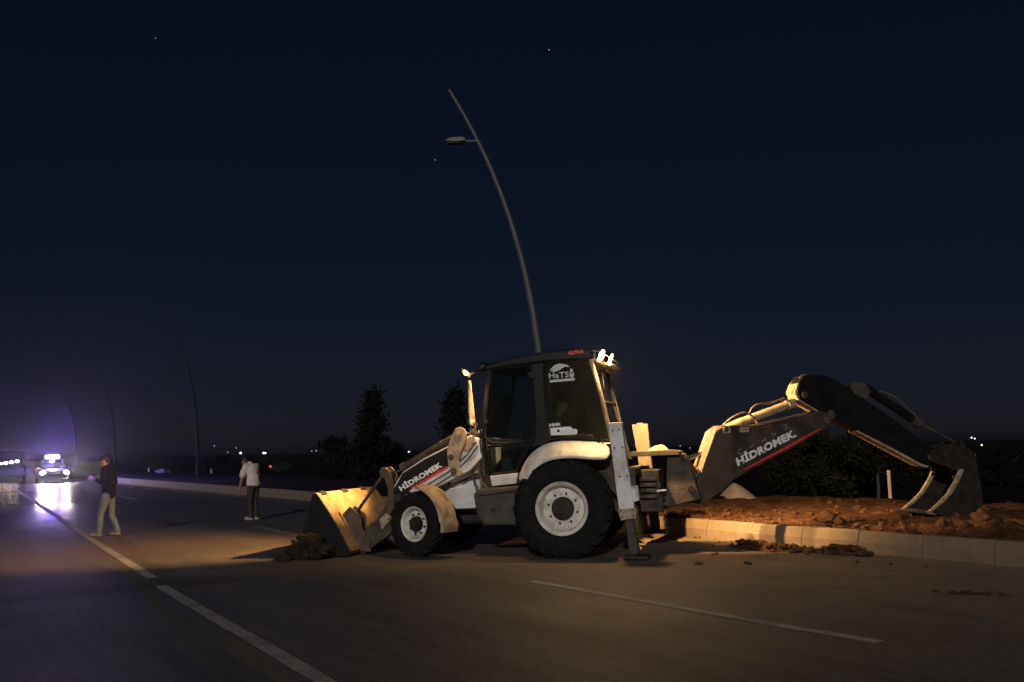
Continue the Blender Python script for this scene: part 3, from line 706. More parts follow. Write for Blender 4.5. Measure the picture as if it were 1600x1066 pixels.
# cab -----------------------------------------------------------
YC = 0.74
def loop(pix, y): return [FM.pt(u, v, y) for u, v in pix]
door = [(769, 577), (828, 571), (833, 610), (836, 650), (835, 688), (790, 693), (768, 692), (758, 684), (759, 650), (763, 612)]
quarter = [(849, 567), (922, 562), (940, 625), (955, 690), (920, 687), (884, 685), (859, 687), (852, 630)]
lower = [(763, 697), (833, 692), (822, 706), (813, 722), (807, 737), (769, 741)]
cabp = {}
def mirror(pts): return [FM.w(q.x, -q.y, q.z) for q in (FM.i @ p for p in pts)]
def face_slab(pts, t):
    mb = MB(); n = len(pts); off = FM.m.to_3x3() @ Vector((0, t, 0))
    mb.add([p for p in pts] + [p + off for p in pts], [tuple(range(n)), tuple(range(2 * n - 1, n - 1, -1))] + [(i, i + n, (i + 1) % n + n, (i + 1) % n) for i in range(n)])
    return mb
for sgn in (1, -1):
    for nm, lp, gm_, rr in (('door', door, 'glass', 0.028), ('rear_quarter', quarter, 'dusty_glass', 0.02), ('lower_door', lower, 'glass', 0.025)):
        pts = loop(lp, YC)
        if sgn < 0: pts = mirror(pts)
        mb = MB(); mb.tube(pts + [pts[0], pts[1]], rr, 8); fo = mb.build(nm + '_frame', 'black_paint', bh, smooth=True)
        face_slab(pts, -0.006 * sgn).build('glass', gm_, fo)
        cabp[(nm, sgn)] = fo
    # B pillar, front post and rear post
    bp_ = [(829, 566), (850, 565), (853, 630), (860, 690), (848, 697), (834, 697), (837, 650), (834, 610)]
    pts = [FM.px(u, v, YC) for u, v in bp_]
    mb = MB(); y0, y1 = (YC - 0.07, YC + 0.012) if sgn > 0 else (-YC - 0.012, -YC + 0.07)
    mb.prism(FM, pts, y0, y1); mb.build('door_post', 'black_paint', bh, bevel=0.01)
    a = loop([(923, 562), (941, 625), (957, 692), (966, 720)], YC + 0.004)
    if sgn < 0: a = mirror(a)
    mb = MB(); mb.tube(a, 0.033, 8); mb.build('rear_post', 'cream_paint' if sgn > 0 else 'black_paint', bh, smooth=True)
    a = loop([(766, 575), (759, 630), (755, 684), (763, 742)], YC - 0.01)
    if sgn < 0: a = mirror(a)
    mb = MB(); mb.tube(a, 0.035, 8); mb.build('front_post', 'black_paint', bh, smooth=True)
    # door lower skin behind the frame
    pts = [FM.px(u, v, YC) for u, v in [(760, 685), (836, 688), (836, 698), (762, 699)]]
    mb = MB(); y0, y1 = (YC - 0.03, YC + 0.006) if sgn > 0 else (-YC - 0.006, -YC + 0.03)
    mb.prism(FM, pts, y0, y1); mb.build('door_rail', 'black_paint', bh, bevel=0.006)
# handle, hinge
mb = MB(); mb.pxprism(FM, [(823, 582), (834, 579), (836, 591), (828, 592)], YC, YC + 0.03); mb.build('door_handle', 'black_paint', cabp[('door', 1)], bevel=0.006)
mb = MB(); mb.tube(loop([(751, 650), (750, 690), (752, 708), (758, 710)], 0.72), 0.014, 8); mb.build('grab_rail', 'black_paint', bh, smooth=True)
# windscreen and rear window
fl, fb = FM.px(767, 577, YC), FM.px(757, 684, YC)
mb = MB(); mb.add([FM.w(fl[0], -0.72, fl[1]), FM.w(fl[0], 0.72, fl[1]), FM.w(fb[0], 0.72, fb[1]), FM.w(fb[0], -0.72, fb[1])], [(0, 1, 2, 3)]); mb.build('windscreen', 'glass', bh)
rt_, rb_ = FM.px(925, 566, YC), FM.px(957, 692, YC)
mb = MB(); mb.add([FM.w(rt_[0], -0.72, rt_[1]), FM.w(rt_[0], 0.72, rt_[1]), FM.w(rb_[0], 0.72, rb_[1]), FM.w(rb_[0], -0.72, rb_[1])], [(0, 1, 2, 3)]); mb.build('rear_window', 'glass', bh)
mb = MB()
for z_ in (0.48,): mb.tube([FM.w(rt_[0] + (rb_[0] - rt_[0]) * z_, y, rt_[1] + (rb_[1] - rt_[1]) * z_) for y in (-0.72, 0.72)], 0.018, 8)
mb.build('rear_window_bar', 'black_paint', bh)
# cab floor and rear bulkhead, console
x0 = FM.px(765, 742, YC)[0]; x1 = rb_[0]
mb = MB(); mb.box(FM, x1 + 0.05, x0, -0.68, 0.68, 0.98, 1.05); mb.build('cab_floor', 'vinyl', bh)
mb = MB(); mb.box(FM, x1 + 0.02, x1 + 0.10, -0.68, 0.68, 0.9, FM.px(955, 690, YC)[1] - 0.03); mb.build('cab_bulkhead', 'black_paint', bh, bevel=0.01)
mb = MB(); mb.box(FM, x1 + 0.11, -0.05, -0.66, -0.45, 1.05, 1.5); mb.build('side_console', 'vinyl', bh, bevel=0.03)
mb = MB(); mb.prism(FM, [(x0 - 0.28, 1.05), (x0 - 0.06, 1.05), (x0 - 0.06, 1.62), (x0 - 0.2, 1.62)], -0.3, 0.3); ds = mb.build('dashboard', 'vinyl', bh, bevel=0.03)
cx_, cz_ = x0 - 0.36, 1.78
mm = FM.m @ Matrix.Translation((cx_, 0, cz_)) @ Matrix.Rotation(R(60), 4, 'Y') @ Matrix.Rotation(R(90), 4, 'X')
mb = MB(); vs_ = [mm @ Vector((0.2 * math.cos(a), 0, 0.2 * math.sin(a))) for a in [2 * math.pi * k / 24 for k in range(24)]]
mb.tube(vs_ + vs_[:2], 0.014, 8, cap=False)
mb.tube([mm @ Vector((0.2, 0, 0)), mm @ Vector((-0.2, 0, 0))], 0.012, 6); mb.tube([FM.w(cx_, 0, cz_), FM.w(x0 - 0.15, 0, 1.5)], 0.03, 8)
mb.build('steering_wheel', 'vinyl', bh, smooth=True)
SX, SZ = FM.px(876, 672, 0.0)          # operator's seat
mb = MB(); mb.box(FM, SX - 0.25, SX + 0.22, -0.24, 0.24, 1.43, 1.55); seat = mb.build('seat', 'vinyl', bh, bevel=0.04)
mb = MB(); mb.prism(FM, [(SX + 0.16, 1.5), (SX + 0.28, 1.5), (SX + 0.36, 2.05), (SX + 0.27, 2.08)], -0.22, 0.22); mb.build('seat_back', 'vinyl', seat, bevel=0.04)
mb = MB(); mb.box(FM, SX - 0.15, SX + 0.15, -0.15, 0.15, 1.05, 1.43); mb.build('seat_base', 'vinyl', seat, bevel=0.02)
for y in (0.2, -0.2):
    mb = MB(); mb.tube([FM.w(x1 + 0.25, y, 1.05), FM.w(x1 + 0.28, y, 1.62), FM.w(x1 + 0.3, y, 1.72)], [0.012, 0.012, 0.028], 8); mb.build('control_lever', 'vinyl', bh, smooth=True)
# roof
mb = MB(); mb.pxprism(FM, [(757, 580), (756, 571), (775, 564), (800, 558), (850, 549), (900, 544.5), (925, 545), (926, 561), (880, 564), (845, 567), (800, 573)], -0.79, 0.79)
roof = mb.build('roof', 'black_paint', bh, bevel=0.035)
rx, rz = FM.px(926, 561, 0.79); rxt, rzt = FM.px(925, 545, 0.79)
mb = MB(); mb.prism(FM, [(rx + 0.02, rz - 0.03), (rx - 0.055, rz - 0.045), (rx - 0.06, rz + 0.0), (rx - 0.02, rz + 0.02)], 0.3, 0.74); vis = mb.build('rear_visor', 'cream_paint', roof, bevel=0.012)
mb = MB(); mb.prism(FM, [(rx + 0.02, rz - 0.035), (rx - 0.2, rz - 0.06), (rx - 0.22, rz - 0.045), (rx - 0.21, rz - 0.025), (rx - 0.02, rz + 0.0)], -0.77, 0.297); mb.build('lamp_shelf', 'cream_paint', vis, bevel=0.008)
mb = MB(); mb.prism(FM, [(rx + 0.03, rzt - 0.012), (rx - 0.10, rzt - 0.035), (rx - 0.17, rzt - 0.075), (rx - 0.165, rzt - 0.085), (rx - 0.09, rzt - 0.05), (rx + 0.03, rzt - 0.03)], -0.76, 0.76); mb.build('lamp_hood', 'cream_paint', roof)
mb = MB(); mb.box(FM, rx - 0.03, rx - 0.008, -0.74, 0.72, rz + 0.022, rzt - 0.045); mb.build('lamp_panel', 'cream_paint', roof)
mb = MB(); mb.prism(FM, [(rx - 0.02, rz - 0.05), (rx - 0.07, rz - 0.055), (rx - 0.06, rz - 0.12), (rx - 0.02, rz - 0.11)], -0.75, -0.2); mb.build('visor_box', 'cream_paint', vis, bevel=0.02)
WARM = (1.0, 0.57, 0.21)
def work_lamp(c, dirv, lens, r=0.075):
    d = (FM.m.to_3x3() @ Vector(dirv)).normalized(); c = FM.w(*c)
    q = d.to_track_quat('Y', 'Z').to_matrix().to_4x4(); m4 = Matrix.Translation(c) @ q
    mb = MB(); mb.lathe(m4, [(-0.09, 0.0), (-0.09, r * 0.5), (-0.03, r * 1.08), (0.02, r * 1.12), (0.02, r), (0.0, r), (0.0, 0.0)], 24); lo = mb.build('work_lamp', 'black_paint', bh, smooth=True)
    mb = MB(); mb.lathe(m4, [(0.004, 0), (0.004, r * 0.97), (0.014, r * 0.85), (0.022, r * 0.4), (0.024, 0)], 24); mb.build('lens', lens, lo, smooth=True)
    return lo, c + d * 0.05, d
def spill(name, pos, watts, par, tgt):
    spot(name, pos, tgt, watts, WARM, 124, 0.8, 0.05, par)
zl = rz + 0.066
for (yy, ww, tgt, cone, bl, sp_) in ((0.64, 3300, ground(1135, 838), 80, 0.95, 190), (-0.02, 2600, ground(1470, 797, 0.33), 84, 0.8, 0)):
    pos0 = Vector((rx - (0.10 if yy > 0.1 else 0.14), yy, zl)); dv = (FM.i @ tgt) - pos0
    lo, pos, d = work_lamp(tuple(pos0), (-1, 0.30 if yy > 0.1 else 0.1, -0.45), 'lamp_lens', 0.092)
    spot('work_light', pos, tgt, ww, WARM, cone, bl, 0.04, lo)
    bl_ = D.lights.new('glare_light', 'POINT'); bl_.energy = 30; bl_.color = WARM; bl_.shadow_soft_size = 0.06  # added point light, swells the lamp's glare and brightens its hood
    bo_ = D.objects.new('glare_light', bl_); COL.objects.link(bo_); bo_.parent = lo; bo_.matrix_local = ROOTM[lo].inverted() @ Matrix.Translation(FM.w(rx - 0.15, yy + 0.02, zl - 0.01))
    if sp_: spill('work_light_spill', FM.w(rx - 0.12, 0.76, rz - 0.03), sp_, lo, FM.w(-1.1, 1.8, 0.8))
fx, fz = FM.px(757, 577, 0.79)
for (yy, ww, tgt, cone, sp_) in ((0.55, 4000, ground(90, 858), 62, 0), (0.28, 120, FM.w(3.55, 0.1, 0.5), 110, 110), (-0.5, 0, FM.w(4, -0.5, 0), 0, 0)):
    pos0 = Vector((fx + 0.10, yy, fz + 0.05)); dv = (FM.i @ tgt) - pos0
    lo, pos, d = work_lamp(tuple(pos0), tuple(dv), 'front_lens' if ww else 'car_glass')
    if ww: spot('work_light', pos, pos + d, ww, WARM, cone, 0.75, 0.04, lo)
    if sp_: spill('work_light_spill', FM.w(fx + 0.15, 1.0, fz - 0.02), sp_, lo, FM.w(2.0, 0.6, 1.4))
# small dome lamp inside
mb = MB(); mb.ball(FM.pt(788, 573, 0.5) - Vector((0, 0, 0.03)), (0.025, 0.025, 0.014)); mb.build('dome_lamp', 'dome_lens', roof, smooth=True)
text_on(FM, 0.795, (887, 555), (912, 552), 6, 'ALPHA', 'alpha_red', roof, offset=0.03, shear=0.2, depth=0.006)

# stickers on the quarter glass (HATSU logo and model plate)
qf = cabp[('rear_quarter', 1)]
YS = YC + 0.004
def sticker(pix, m, y=YS, d=0.002, nm='sticker'):
    mb = MB(); mb.pxprism(FM, pix, y, y + d, y); return mb.build(nm, m, qf)
sticker([(859, 580), (861, 576), (866, 571), (873, 568.3), (880, 568.5), (876, 571), (869, 574), (863, 578)], 'sticker_grey', nm='logo_leaf')
sticker([(861, 581.5), (866, 576.5), (873, 572), (880, 569), (886, 570), (890.5, 574), (888, 573.5), (883, 573), (878, 576), (872, 579.5), (866, 581)], 'sticker_grey', nm='logo_leaf')
text_on(FM, YS, (858, 592), (889, 589.5), 9, 'HaTS', 'sticker_grey', qf, offset=0.015, depth=0.002)
sticker([(890, 580), (892.5, 575), (895.5, 579.5), (894.5, 582), (891.5, 582.3)], 'sticker_grey', nm='logo_drop')
sticker([(889.5, 583), (891, 582.7), (893, 585), (896, 582), (897, 583), (896.7, 588), (894, 590.5), (891, 589.5)], 'sticker_grey', nm='logo_cup')
sticker([(859, 594), (898, 590.5), (898, 594.5), (859, 598)], 'sticker_grey', nm='logo_bar')
sticker([(856, 663), (858.5, 662.7), (860, 680.3), (857.3, 681)], 'alpha_red', nm='plate_bar')
text_on(FM, YS, (859, 667), (877, 665.5), 5, 'HMK', 'sticker_white', qf, offset=0.04, depth=0.002)
sticker([(860, 669), (890, 666.5), (894, 669), (895, 670.5), (900, 670.3), (902.5, 672.5), (902, 677.5), (899, 679), (861, 680.5)], 'sticker_white', nm='model_plate')
sticker([(870.3, 671.5), (874.3, 671.2), (874.5, 675.2), (870.5, 675.5)], 'black_paint', y=YS + 0.003, nm='plate_mark')
text_on(FM, YS + 0.003, (877, 678.6), (899, 677.4), 6, '102B', 'sticker_grey', qf, offset=0.02, depth=0.002)

# rear mudguards
fA = [(808, 752), (812, 735), (823, 714), (838, 700), (852, 692.5), (870, 688.5), (895, 687.5), (925, 689.5), (957, 695)]
fB = [(816, 757), (820, 745), (830, 731), (843, 721), (857, 715), (874, 711.5), (896, 711), (925, 713.5), (957, 717)]
for sgn in (1, -1):
    A_ = [FM.px(u, v, 0.80) for u, v in fA]; B_ = [FM.px(u, v, 1.14) for u, v in fB]; vs_, fs_ = [], []
    for a, b in zip(A_, B_):
        mx_, mz_ = (a[0] + b[0]) / 2, (a[1] + b[1]) / 2 + 0.035
        cxx = (b[0] - RX); czz = b[1] - 0.7; ll = math.hypot(cxx, czz); ix, iz = cxx / ll, czz / ll
        row = [(a[0] - ix * 0.1, 0.745, a[1] - iz * 0.1), (a[0] - ix * 0.01, 0.75, a[1] - iz * 0.01), (a[0], 0.79, a[1]), (mx_, 1.0, mz_), (b[0], 1.13, b[1] + 0.01), (b[0] - ix * 0.015, 1.15, b[1] - 0.01), (b[0] - ix * 0.05, 1.145, b[1] - iz * 0.05), (b[0] - ix * 0.06, 1.12, b[1] - iz * 0.05), (mx_ - ix * 0.04, 0.98, mz_ - iz * 0.05)]
        vs_ += [FM.w(q[0], q[1] * sgn, q[2]) for q in row]
    nr = 9
    for i in range(len(A_) - 1):
        for k in range(nr): fs_.append((i * nr + k, i * nr + (k + 1) % nr, (i + 1) * nr + (k + 1) % nr, (i + 1) * nr + k))
    fs_ += [tuple(range(nr)), tuple(range(len(vs_) - 1, len(vs_) - nr - 1, -1))]
    mb = MB(); mb.add(vs_, fs_); rf = mb.build('rear_fender', 'white_paint', bh, smooth=True)
    sb = rf.modifiers.new('round', 'SUBSURF'); sb.levels = 2; sb.render_levels = 2
    inner = [(812, 757), (818, 745), (832, 729), (850, 717), (872, 711.5), (895, 711), (925, 713.5), (956, 716.5), (958, 740), (975, 790), (960, 770), (930, 745), (880, 720), (845, 738), (822, 770), (815, 800), (810, 800)]
    mb = MB(); pts = [FM.px(u, v, 0.72) for u, v in inner]
    mb.prism(FM, pts, 0.66 if sgn > 0 else -0.72, 0.72 if sgn > 0 else -0.66); mb.build('inner_guard', 'dusty_steel', rf)

# exhaust, mirrors
mb = MB(); mb.tube([FM.pt(742, 700, 0.36), FM.pt(739.5, 670, 0.36), FM.pt(736.5, 640, 0.36), FM.pt(733.5, 595, 0.36)], [0.06, 0.055, 0.045, 0.024], 14); ex = mb.build('exhaust_stack', 'cream_paint', bh, smooth=True)
mb = MB(); mb.tube([FM.pt(742, 688, 0.36), FM.pt(741, 676, 0.36)], 0.066, 14); mb.build('exhaust_clamp', 'dark_steel', ex, smooth=True)
mb = MB(); c = FM.pt(736, 660, 0.5); mb.lathe(Matrix.Translation(c) @ (FM.m.to_3x3() @ Matrix.Rotation(R(60), 3, 'Z')).to_4x4(), [(-0.05, 0), (-0.05, 0.05), (0.02, 0.07), (0.03, 0.062), (0.03, 0)], 18); hl = mb.build('head_lamp', 'black_paint', bh, smooth=True)
mb = MB(); mb.lathe(Matrix.Translation(c) @ (FM.m.to_3x3() @ Matrix.Rotation(R(60), 3, 'Z')).to_4x4(), [(0.032, 0), (0.032, 0.055), (0.04, 0.03), (0.042, 0)], 18); mb.build('lens', 'sticker_grey', hl, smooth=True)
mb = MB(); mb.tube([FM.pt(744, 684, 0.42), FM.pt(746, 664, 0.46), c], 0.02, 8); mb.build('lamp_bracket', 'dark_steel', hl)
mb = MB(); mb.tube([FM.pt(764, 576, 0.74), FM.pt(750, 579, 0.8), FM.pt(735, 585, 0.86), FM.pt(732, 590, 0.86)], 0.013, 8); ma = mb.build('mirror_arm', 'black_paint', bh, smooth=True)
mb = MB(); mb.pxprism(FM, [(723.5, 576), (728, 578), (731, 582.5), (732.5, 588), (729, 588.5), (725.5, 583)], 0.74, 0.98, 0.86); mb.build('mirror_housing', 'cream_paint', ma, bevel=0.01)
for y in (0.62,):   # hoses on the bonnet side in front of the cab
    for k, (u, v, r) in enumerate(((744, 683, .075), (745, 716, .085))):
        mb = MB(); mb.ball(FM.pt(u, v, 0.55), (r, r * 0.8, r * 1.2), 12, 8); mb.build('accumulator', 'dark_steel', bh, smooth=True)

# loader linkage -------------------------------------------------
arm = [(752, 688), (753, 716), (735, 735), (700, 753), (655, 775), (636, 796), (606, 836), (566, 864), (549, 863), (551, 849), (590, 816), (606, 790), (612, 764), (629, 738), (662, 716), (700, 697), (735, 680)]
decal = [(612, 771), (629, 740), (662, 719), (701, 699), (703, 728), (680, 741), (645, 762), (633, 775)]
for sgn in (1, -1):
    ya, yb = (0.58, 0.72) if sgn > 0 else (-0.72, -0.58)
    pts = [FM.px(u, v, 0.72) for u, v in arm]
    mb = MB(); mb.prism(FM, pts, ya, yb); am = mb.build('loader_arm', 'white_paint' , bh, bevel=0.015)
    lo_ = [(640, 790), (612, 833), (568, 866), (547, 865), (549, 847), (588, 813), (604, 787), (612, 769), (633, 775)]
    mb = MB(); mb.prism(FM, [FM.px(u, v, 0.72) for u, v in lo_], ya - 0.004, yb + 0.004); mb.build('arm_nose', 'dusty_steel', am, bevel=0.012)
    if sgn > 0:
        mb = MB(); mb.pxprism(FM, decal, 0.716, 0.7225, 0.72); dc = mb.build('decal', 'black_paint', am)
        mb = MB(); mb.pxprism(FM, [(641, 762), (698, 728), (699.5, 732), (648, 762)], 0.716, 0.7255, 0.72); mb.build('stripe', 'sticker_red', am)
        text_on(FM, 0.7235, (627, 768), (692, 729), 11, 'HİDROMEK', 'sticker_white', am, offset=0.045, shear=-0.1, depth=0.003)
        mb = MB(); mb.pxprism(FM, [(593, 812), (606, 800), (612, 810), (597, 828)], 0.716, 0.732, 0.72); mb.build('wear_plate', 'cream_paint', am, bevel=0.004)
    # lift link (cream bellcrank)
    y0, y1 = (0.73, 0.79) if sgn > 0 else (-0.79, -0.73)
    lk = [(706, 681), (711, 669.5), (718, 667), (725, 670), (729, 678), (727, 692), (721, 706), (717, 719), (718, 732), (724, 741), (716, 745), (707, 742), (700, 727), (698, 705), (702, 690)]
    mb = MB(); mb.prism(FM, [FM.px(u, v, 0.79) for u, v in lk], y0, y1); lko = mb.build('lift_link', 'cream_paint', am, bevel=0.012)
    for (u, v, r) in ((717, 677, .055), (705, 714, .045), (709, 736, .05)):
        x_, z_ = FM.px(u, v, 0.79); mm = FM.m @ Matrix.Translation((x_, (y1 if sgn > 0 else y0), z_))
        mb = MB(); mb.lathe(mm, [(-0.02, 0), (-0.02, r), (0.02, r), (0.022, r * 0.6), (0.022, 0)] if sgn > 0 else [(0.02, 0), (0.02, r), (-0.02, r), (-0.022, 0)], 18); mb.build('pin', 'rusty_steel' if r < .053 else 'cream_paint', lko, smooth=True)
    br = [(722, 690), (732, 684), (742, 679), (741, 692), (735, 702), (727, 707), (721, 702)]
    mb = MB(); mb.prism(FM, [FM.px(u, v, 0.72) for u, v in br], (0.66 if sgn > 0 else -0.74), (0.74 if sgn > 0 else -0.66)); mb.build('tower_bracket', 'cream_paint', am, bevel=0.012)
    # lift cylinder low behind the arm
    mb = MB(); mb.tube([FM.w(*[FM.px(742, 735, .6)[0], 0.5 * sgn, FM.px(742, 735, .6)[1]]), FM.w(*[FM.px(700, 752, .6)[0], 0.5 * sgn, FM.px(700, 752, .6)[1]])], 0.05, 12); mb.build('lift_cylinder', 'white_paint', bh, smooth=True)
    # tilt cylinder
    yt = 0.64 * sgn
    def q(u, v, y=0.64): x_, z_ = FM.px(u, v, y); return FM.w(x_, yt, z_)
    mb = MB(); mb.tube([q(631, 731), q(635, 728.5), q(706, 686)], [0.05, 0.062, 0.062], 14); tc_ = mb.build('tilt_cylinder', 'dusty_steel', bh, smooth=True)
    mb = MB(); mb.tube([q(628, 732.5), q(634, 729)], 0.078, 14); mb.build('gland', 'rusty_steel', tc_, smooth=True)
    mb = MB(); mb.tube([q(629, 732), q(602, 744)], 0.027, 10); mb.build('rod', 'chrome', tc_, smooth=True)
    mb = MB(); mb.tube([q(634, 724), q(668, 703), q(706, 680)], 0.012, 6); mb.build('pipe', 'hose', tc_, smooth=True)
    lv = [(594, 736), (598, 731), (604, 730), (611, 737), (616, 752), (618, 775), (616, 796), (611, 805), (606, 802), (609, 785), (608, 764), (603, 748), (596, 744)]
    for (ya_, yb_) in ((0.50, 0.54), (0.74, 0.78)):
        mb = MB(); y0, y1 = (ya_, yb_) if sgn > 0 else (-yb_, -ya_)
        mb.prism(FM, [FM.px(u, v, 0.72) for u, v in lv], y0, y1); mb.build('tilt_lever', 'rusty_steel', bh, bevel=0.008)
    mb = MB(); mb.tube([q(599, 742), q(556, 802)], 0.026, 10); mb.build('bucket_link', 'dusty_steel', bh, smooth=True)
mb = MB(); c1 = FM.px(640, 790, 0.6); mb.tube([FM.w(c1[0], -0.58, c1[1]), FM.w(c1[0], 0.58, c1[1])], 0.07, 14); mb.build('cross_tube', 'dusty_steel', bh, smooth=True)

# loader bucket
YB = 1.14
heel = FM.px(548, 863, YB); top = FM.px(496, 771, YB)
hx, hz = heel[0], 0.03; tx, tz = top
back = [(hx + 0.18, 0.02), (hx + 0.04, 0.03), (hx, 0.09)]
for i in range(1, 9):
    t = i / 8.0; back.append((hx + (tx - hx) * t - 0.03 * math.sin(math.pi * t), 0.09 + (tz - 0.09) * t))
lipx = hx + 0.92
inner_ = [(tx + 0.03, tz - 0.005)] + [(p[0] + 0.035, p[1] + 0.012) for p in reversed(back[3:-1])] + [(hx + 0.06, 0.075), (hx + 0.2, 0.06), (lipx, 0.035), (lipx, 0.012)]
mb = MB(); mb.prism(FM, back + inner_, -YB, YB); bk = mb.build('loader_bucket', 'bucket_paint', bh, bevel=0.006)
side = [(hx + 0.18, 0.012), (hx + 0.03, 0.022), (hx - 0.004, 0.09)] + back[3:] + [(tx + 0.07, tz - 0.01), (tx + 0.16, tz - 0.35), (lipx - 0.05, 0.14), (lipx, 0.03), (lipx, 0.008)]
for (y0, y1) in ((YB, YB + 0.03), (-YB - 0.03, -YB)):
    mb = MB(); mb.prism(FM, side, y0, y1); mb.build('side_plate', 'stick_paint', bk, bevel=0.006)  # near-black colour carries the shade on the bucket's unlit sides
mb = MB(); mb.prism(FM, [(lipx - 0.18, 0.004), (lipx + 0.08, 0.004), (lipx + 0.02, 0.03), (lipx - 0.18, 0.03)], -YB - 0.02, YB + 0.02); mb.build('cutting_edge', 'rusty_steel', bk, bevel=0.004)
mb = MB(); mb.prism(FM, [(tx - 0.03, tz - 0.06), (tx + 0.035, tz + 0.01), (tx + 0.05, tz - 0.02), (tx, tz - 0.09)], -YB, YB); mb.build('top_rail', 'bucket_paint', bk, bevel=0.008)
for yy in (0.95, 0.15, -0.6):     # worn lugs on the top edge
    mb = MB(); mb.prism(FM, [(tx - 0.05, tz - 0.02), (tx + 0.02, tz + 0.03), (tx + 0.06, tz), (tx, tz - 0.04)], yy - 0.09, yy + 0.09); mb.build('edge_lug', 'dark_steel', bk, bevel=0.006)
for yy in (0.56, 0.76, -0.56, -0.76):
    pl = [(hx + 0.10, 0.14), (hx + 0.0, 0.06), (hx - 0.17, 0.04), (hx - 0.15, 0.2), (hx - 0.02, 0.42), (hx + 0.0, 0.60), (hx + 0.18, 0.74), (hx + 0.30, 0.62)]
    mb = MB(); mb.prism(FM, pl, yy - 0.018, yy + 0.018); mb.build('hinge_plate', 'rusty_steel', bk, bevel=0.005)
for yy in (0.35, -0.05, -0.35):
    mb = MB()
    for k in range(3): mb.tube([FM.w(hx - 0.02, yy + 0.06 * k, 0.45), FM.w(hx - 0.12, yy + 0.06 * k, 0.38), FM.w(hx - 0.16, yy + 0.07 * k, 0.25), FM.w(hx - 0.3, yy + 0.05 * k, 0.16)], 0.016, 6)
    if yy < 0.2: continue
    mb.build('hose_bundle', 'hose', bh, smooth=True)
# mud in and in front of the bucket
c = FM.w(lipx - 0.30, 1.34, 0.0); mb = MB()
for i in range(70):
    a, b = max(-0.3, min(0.36, random.gauss(0, 0.17))), random.gauss(0, 0.1); h_ = max(0.03, 0.42 - abs(a + 0.05) * 0.75 - abs(b) * 0.6)
    clod_mesh(mb, c + FM.m.to_3x3() @ Vector((a, b, h_ * random.uniform(0.1, 0.8))), random.uniform(.05, .13), 500 + i)
o = mb.build('soil_heap', 'mud', smooth=True); tag(o, 'dark muddy soil heap piled against the side of the loader bucket', 'soil heap')

# small fittings
for k in range(7):
    u0 = 700 + k * 6.2; v0 = 728 - k * 3.4
    mb = MB(); mb.pxprism(FM, [(u0, v0), (u0 + 3.2, v0 - 1.7), (u0 + 3.2, v0 + 15), (u0, v0 + 16.5)], 0.418, 0.428, 0.42); mb.build('vent_slat', 'dark_steel', bon)
for (pp_, y_, r_) in (([(744, 690), (728, 712), (700, 738), (660, 762), (640, 782), (622, 800), (606, 812)], 0.735, 0.011), ([(747, 696), (731, 718), (704, 744), (664, 769), (645, 789), (626, 806), (610, 820)], 0.735, 0.011)):
    mb = MB(); mb.tube([FM.pt(u, v, y_) for u, v in pp_], r_, 7); mb.build('hydraulic_hose', 'hose', bh, smooth=True)
for (pp_, y_, r_) in (([(760, 700), (752, 712), (748, 730), (752, 752), (764, 764)], 0.66, 0.013), ([(757, 690), (748, 700), (741, 716), (738, 740), (742, 760)], 0.6, 0.013), ([(705, 686), (712, 676), (722, 672), (734, 678), (742, 690)], 0.7, 0.012)):
    mb = MB(); mb.tube([FM.pt(u, v, y_) for u, v in pp_], r_, 7); mb.build('hydraulic_hose', 'hose', bh, smooth=True)
for (u, v) in ((766, 600), (760, 660), (764, 705)):
    mb = MB(); mb.pxprism(FM, [(u - 4, v - 3), (u + 3, v - 3), (u + 3, v + 3), (u - 4, v + 3)], YC, YC + 0.045, YC); mb.build('door_hinge', 'black_paint', cabp[('door', 1)], bevel=0.006)
mb = MB(); mb.tube([FM.w(rt_[0] - 0.05, 0.1, rt_[1] - 0.06), FM.w(rt_[0] + (rb_[0] - rt_[0]) * 0.3 - 0.03, 0.35, rt_[1] + (rb_[1] - rt_[1]) * 0.3)], 0.008, 6); mb.build('wiper', 'chrome', bh)
# rear frame, stabilisers ----------------------------------------
YST = 1.06
def stab(sgn, pxt, pxl, tm):
    yy = YST * sgn
    def q(u, v): return FM.px(u, v, yy)
    if sgn > 0: ya, yb = yy - 0.12, yy + 0.06
    else: ya, yb = yy - 0.08, yy + 0.10
    yplane = yb
    mb = MB(); mb.prism(FM, [FM.px(u, v, yplane) for u, v in pxt], ya, yb); so_ = mb.build('stabiliser', tm, bh, bevel=0.01)
    mb = MB(); mb.prism(FM, [FM.px(u, v, yplane - 0.03) for u, v in pxl], ya + 0.035, yb - 0.03); mb.build('inner_leg', 'dusty_steel', so_, bevel=0.006)
    return so_
s1 = stab(1, [(950, 661), (971, 660), (979, 720), (990, 782), (991, 806), (969, 809), (962, 760), (956, 710)], [(976, 806), (988, 806), (998, 866), (984, 868)], 'white_paint')
mb = MB(); mb.pxprism(FM, [(986, 760), (996, 759), (999, 782), (990, 785)], YST - 0.1, YST + 0.04); mb.build('guide_block', 'white_paint', s1, bevel=0.008)
mb = MB(); mb.pxprism(FM, [(964, 796), (994, 794), (994, 810), (970, 814)], YST - 0.13, YST + 0.08); mb.build('collar', 'cream_paint', s1, bevel=0.012)
fx_, fz_ = FM.px(993, 869, YST); mb = MB(); mb.box(FM, fx_ - 0.2, fx_ + 0.16, YST - 0.2, YST + 0.14, 0.012, 0.06); mb.build('foot_pad', 'dark_steel', s1, bevel=0.012)
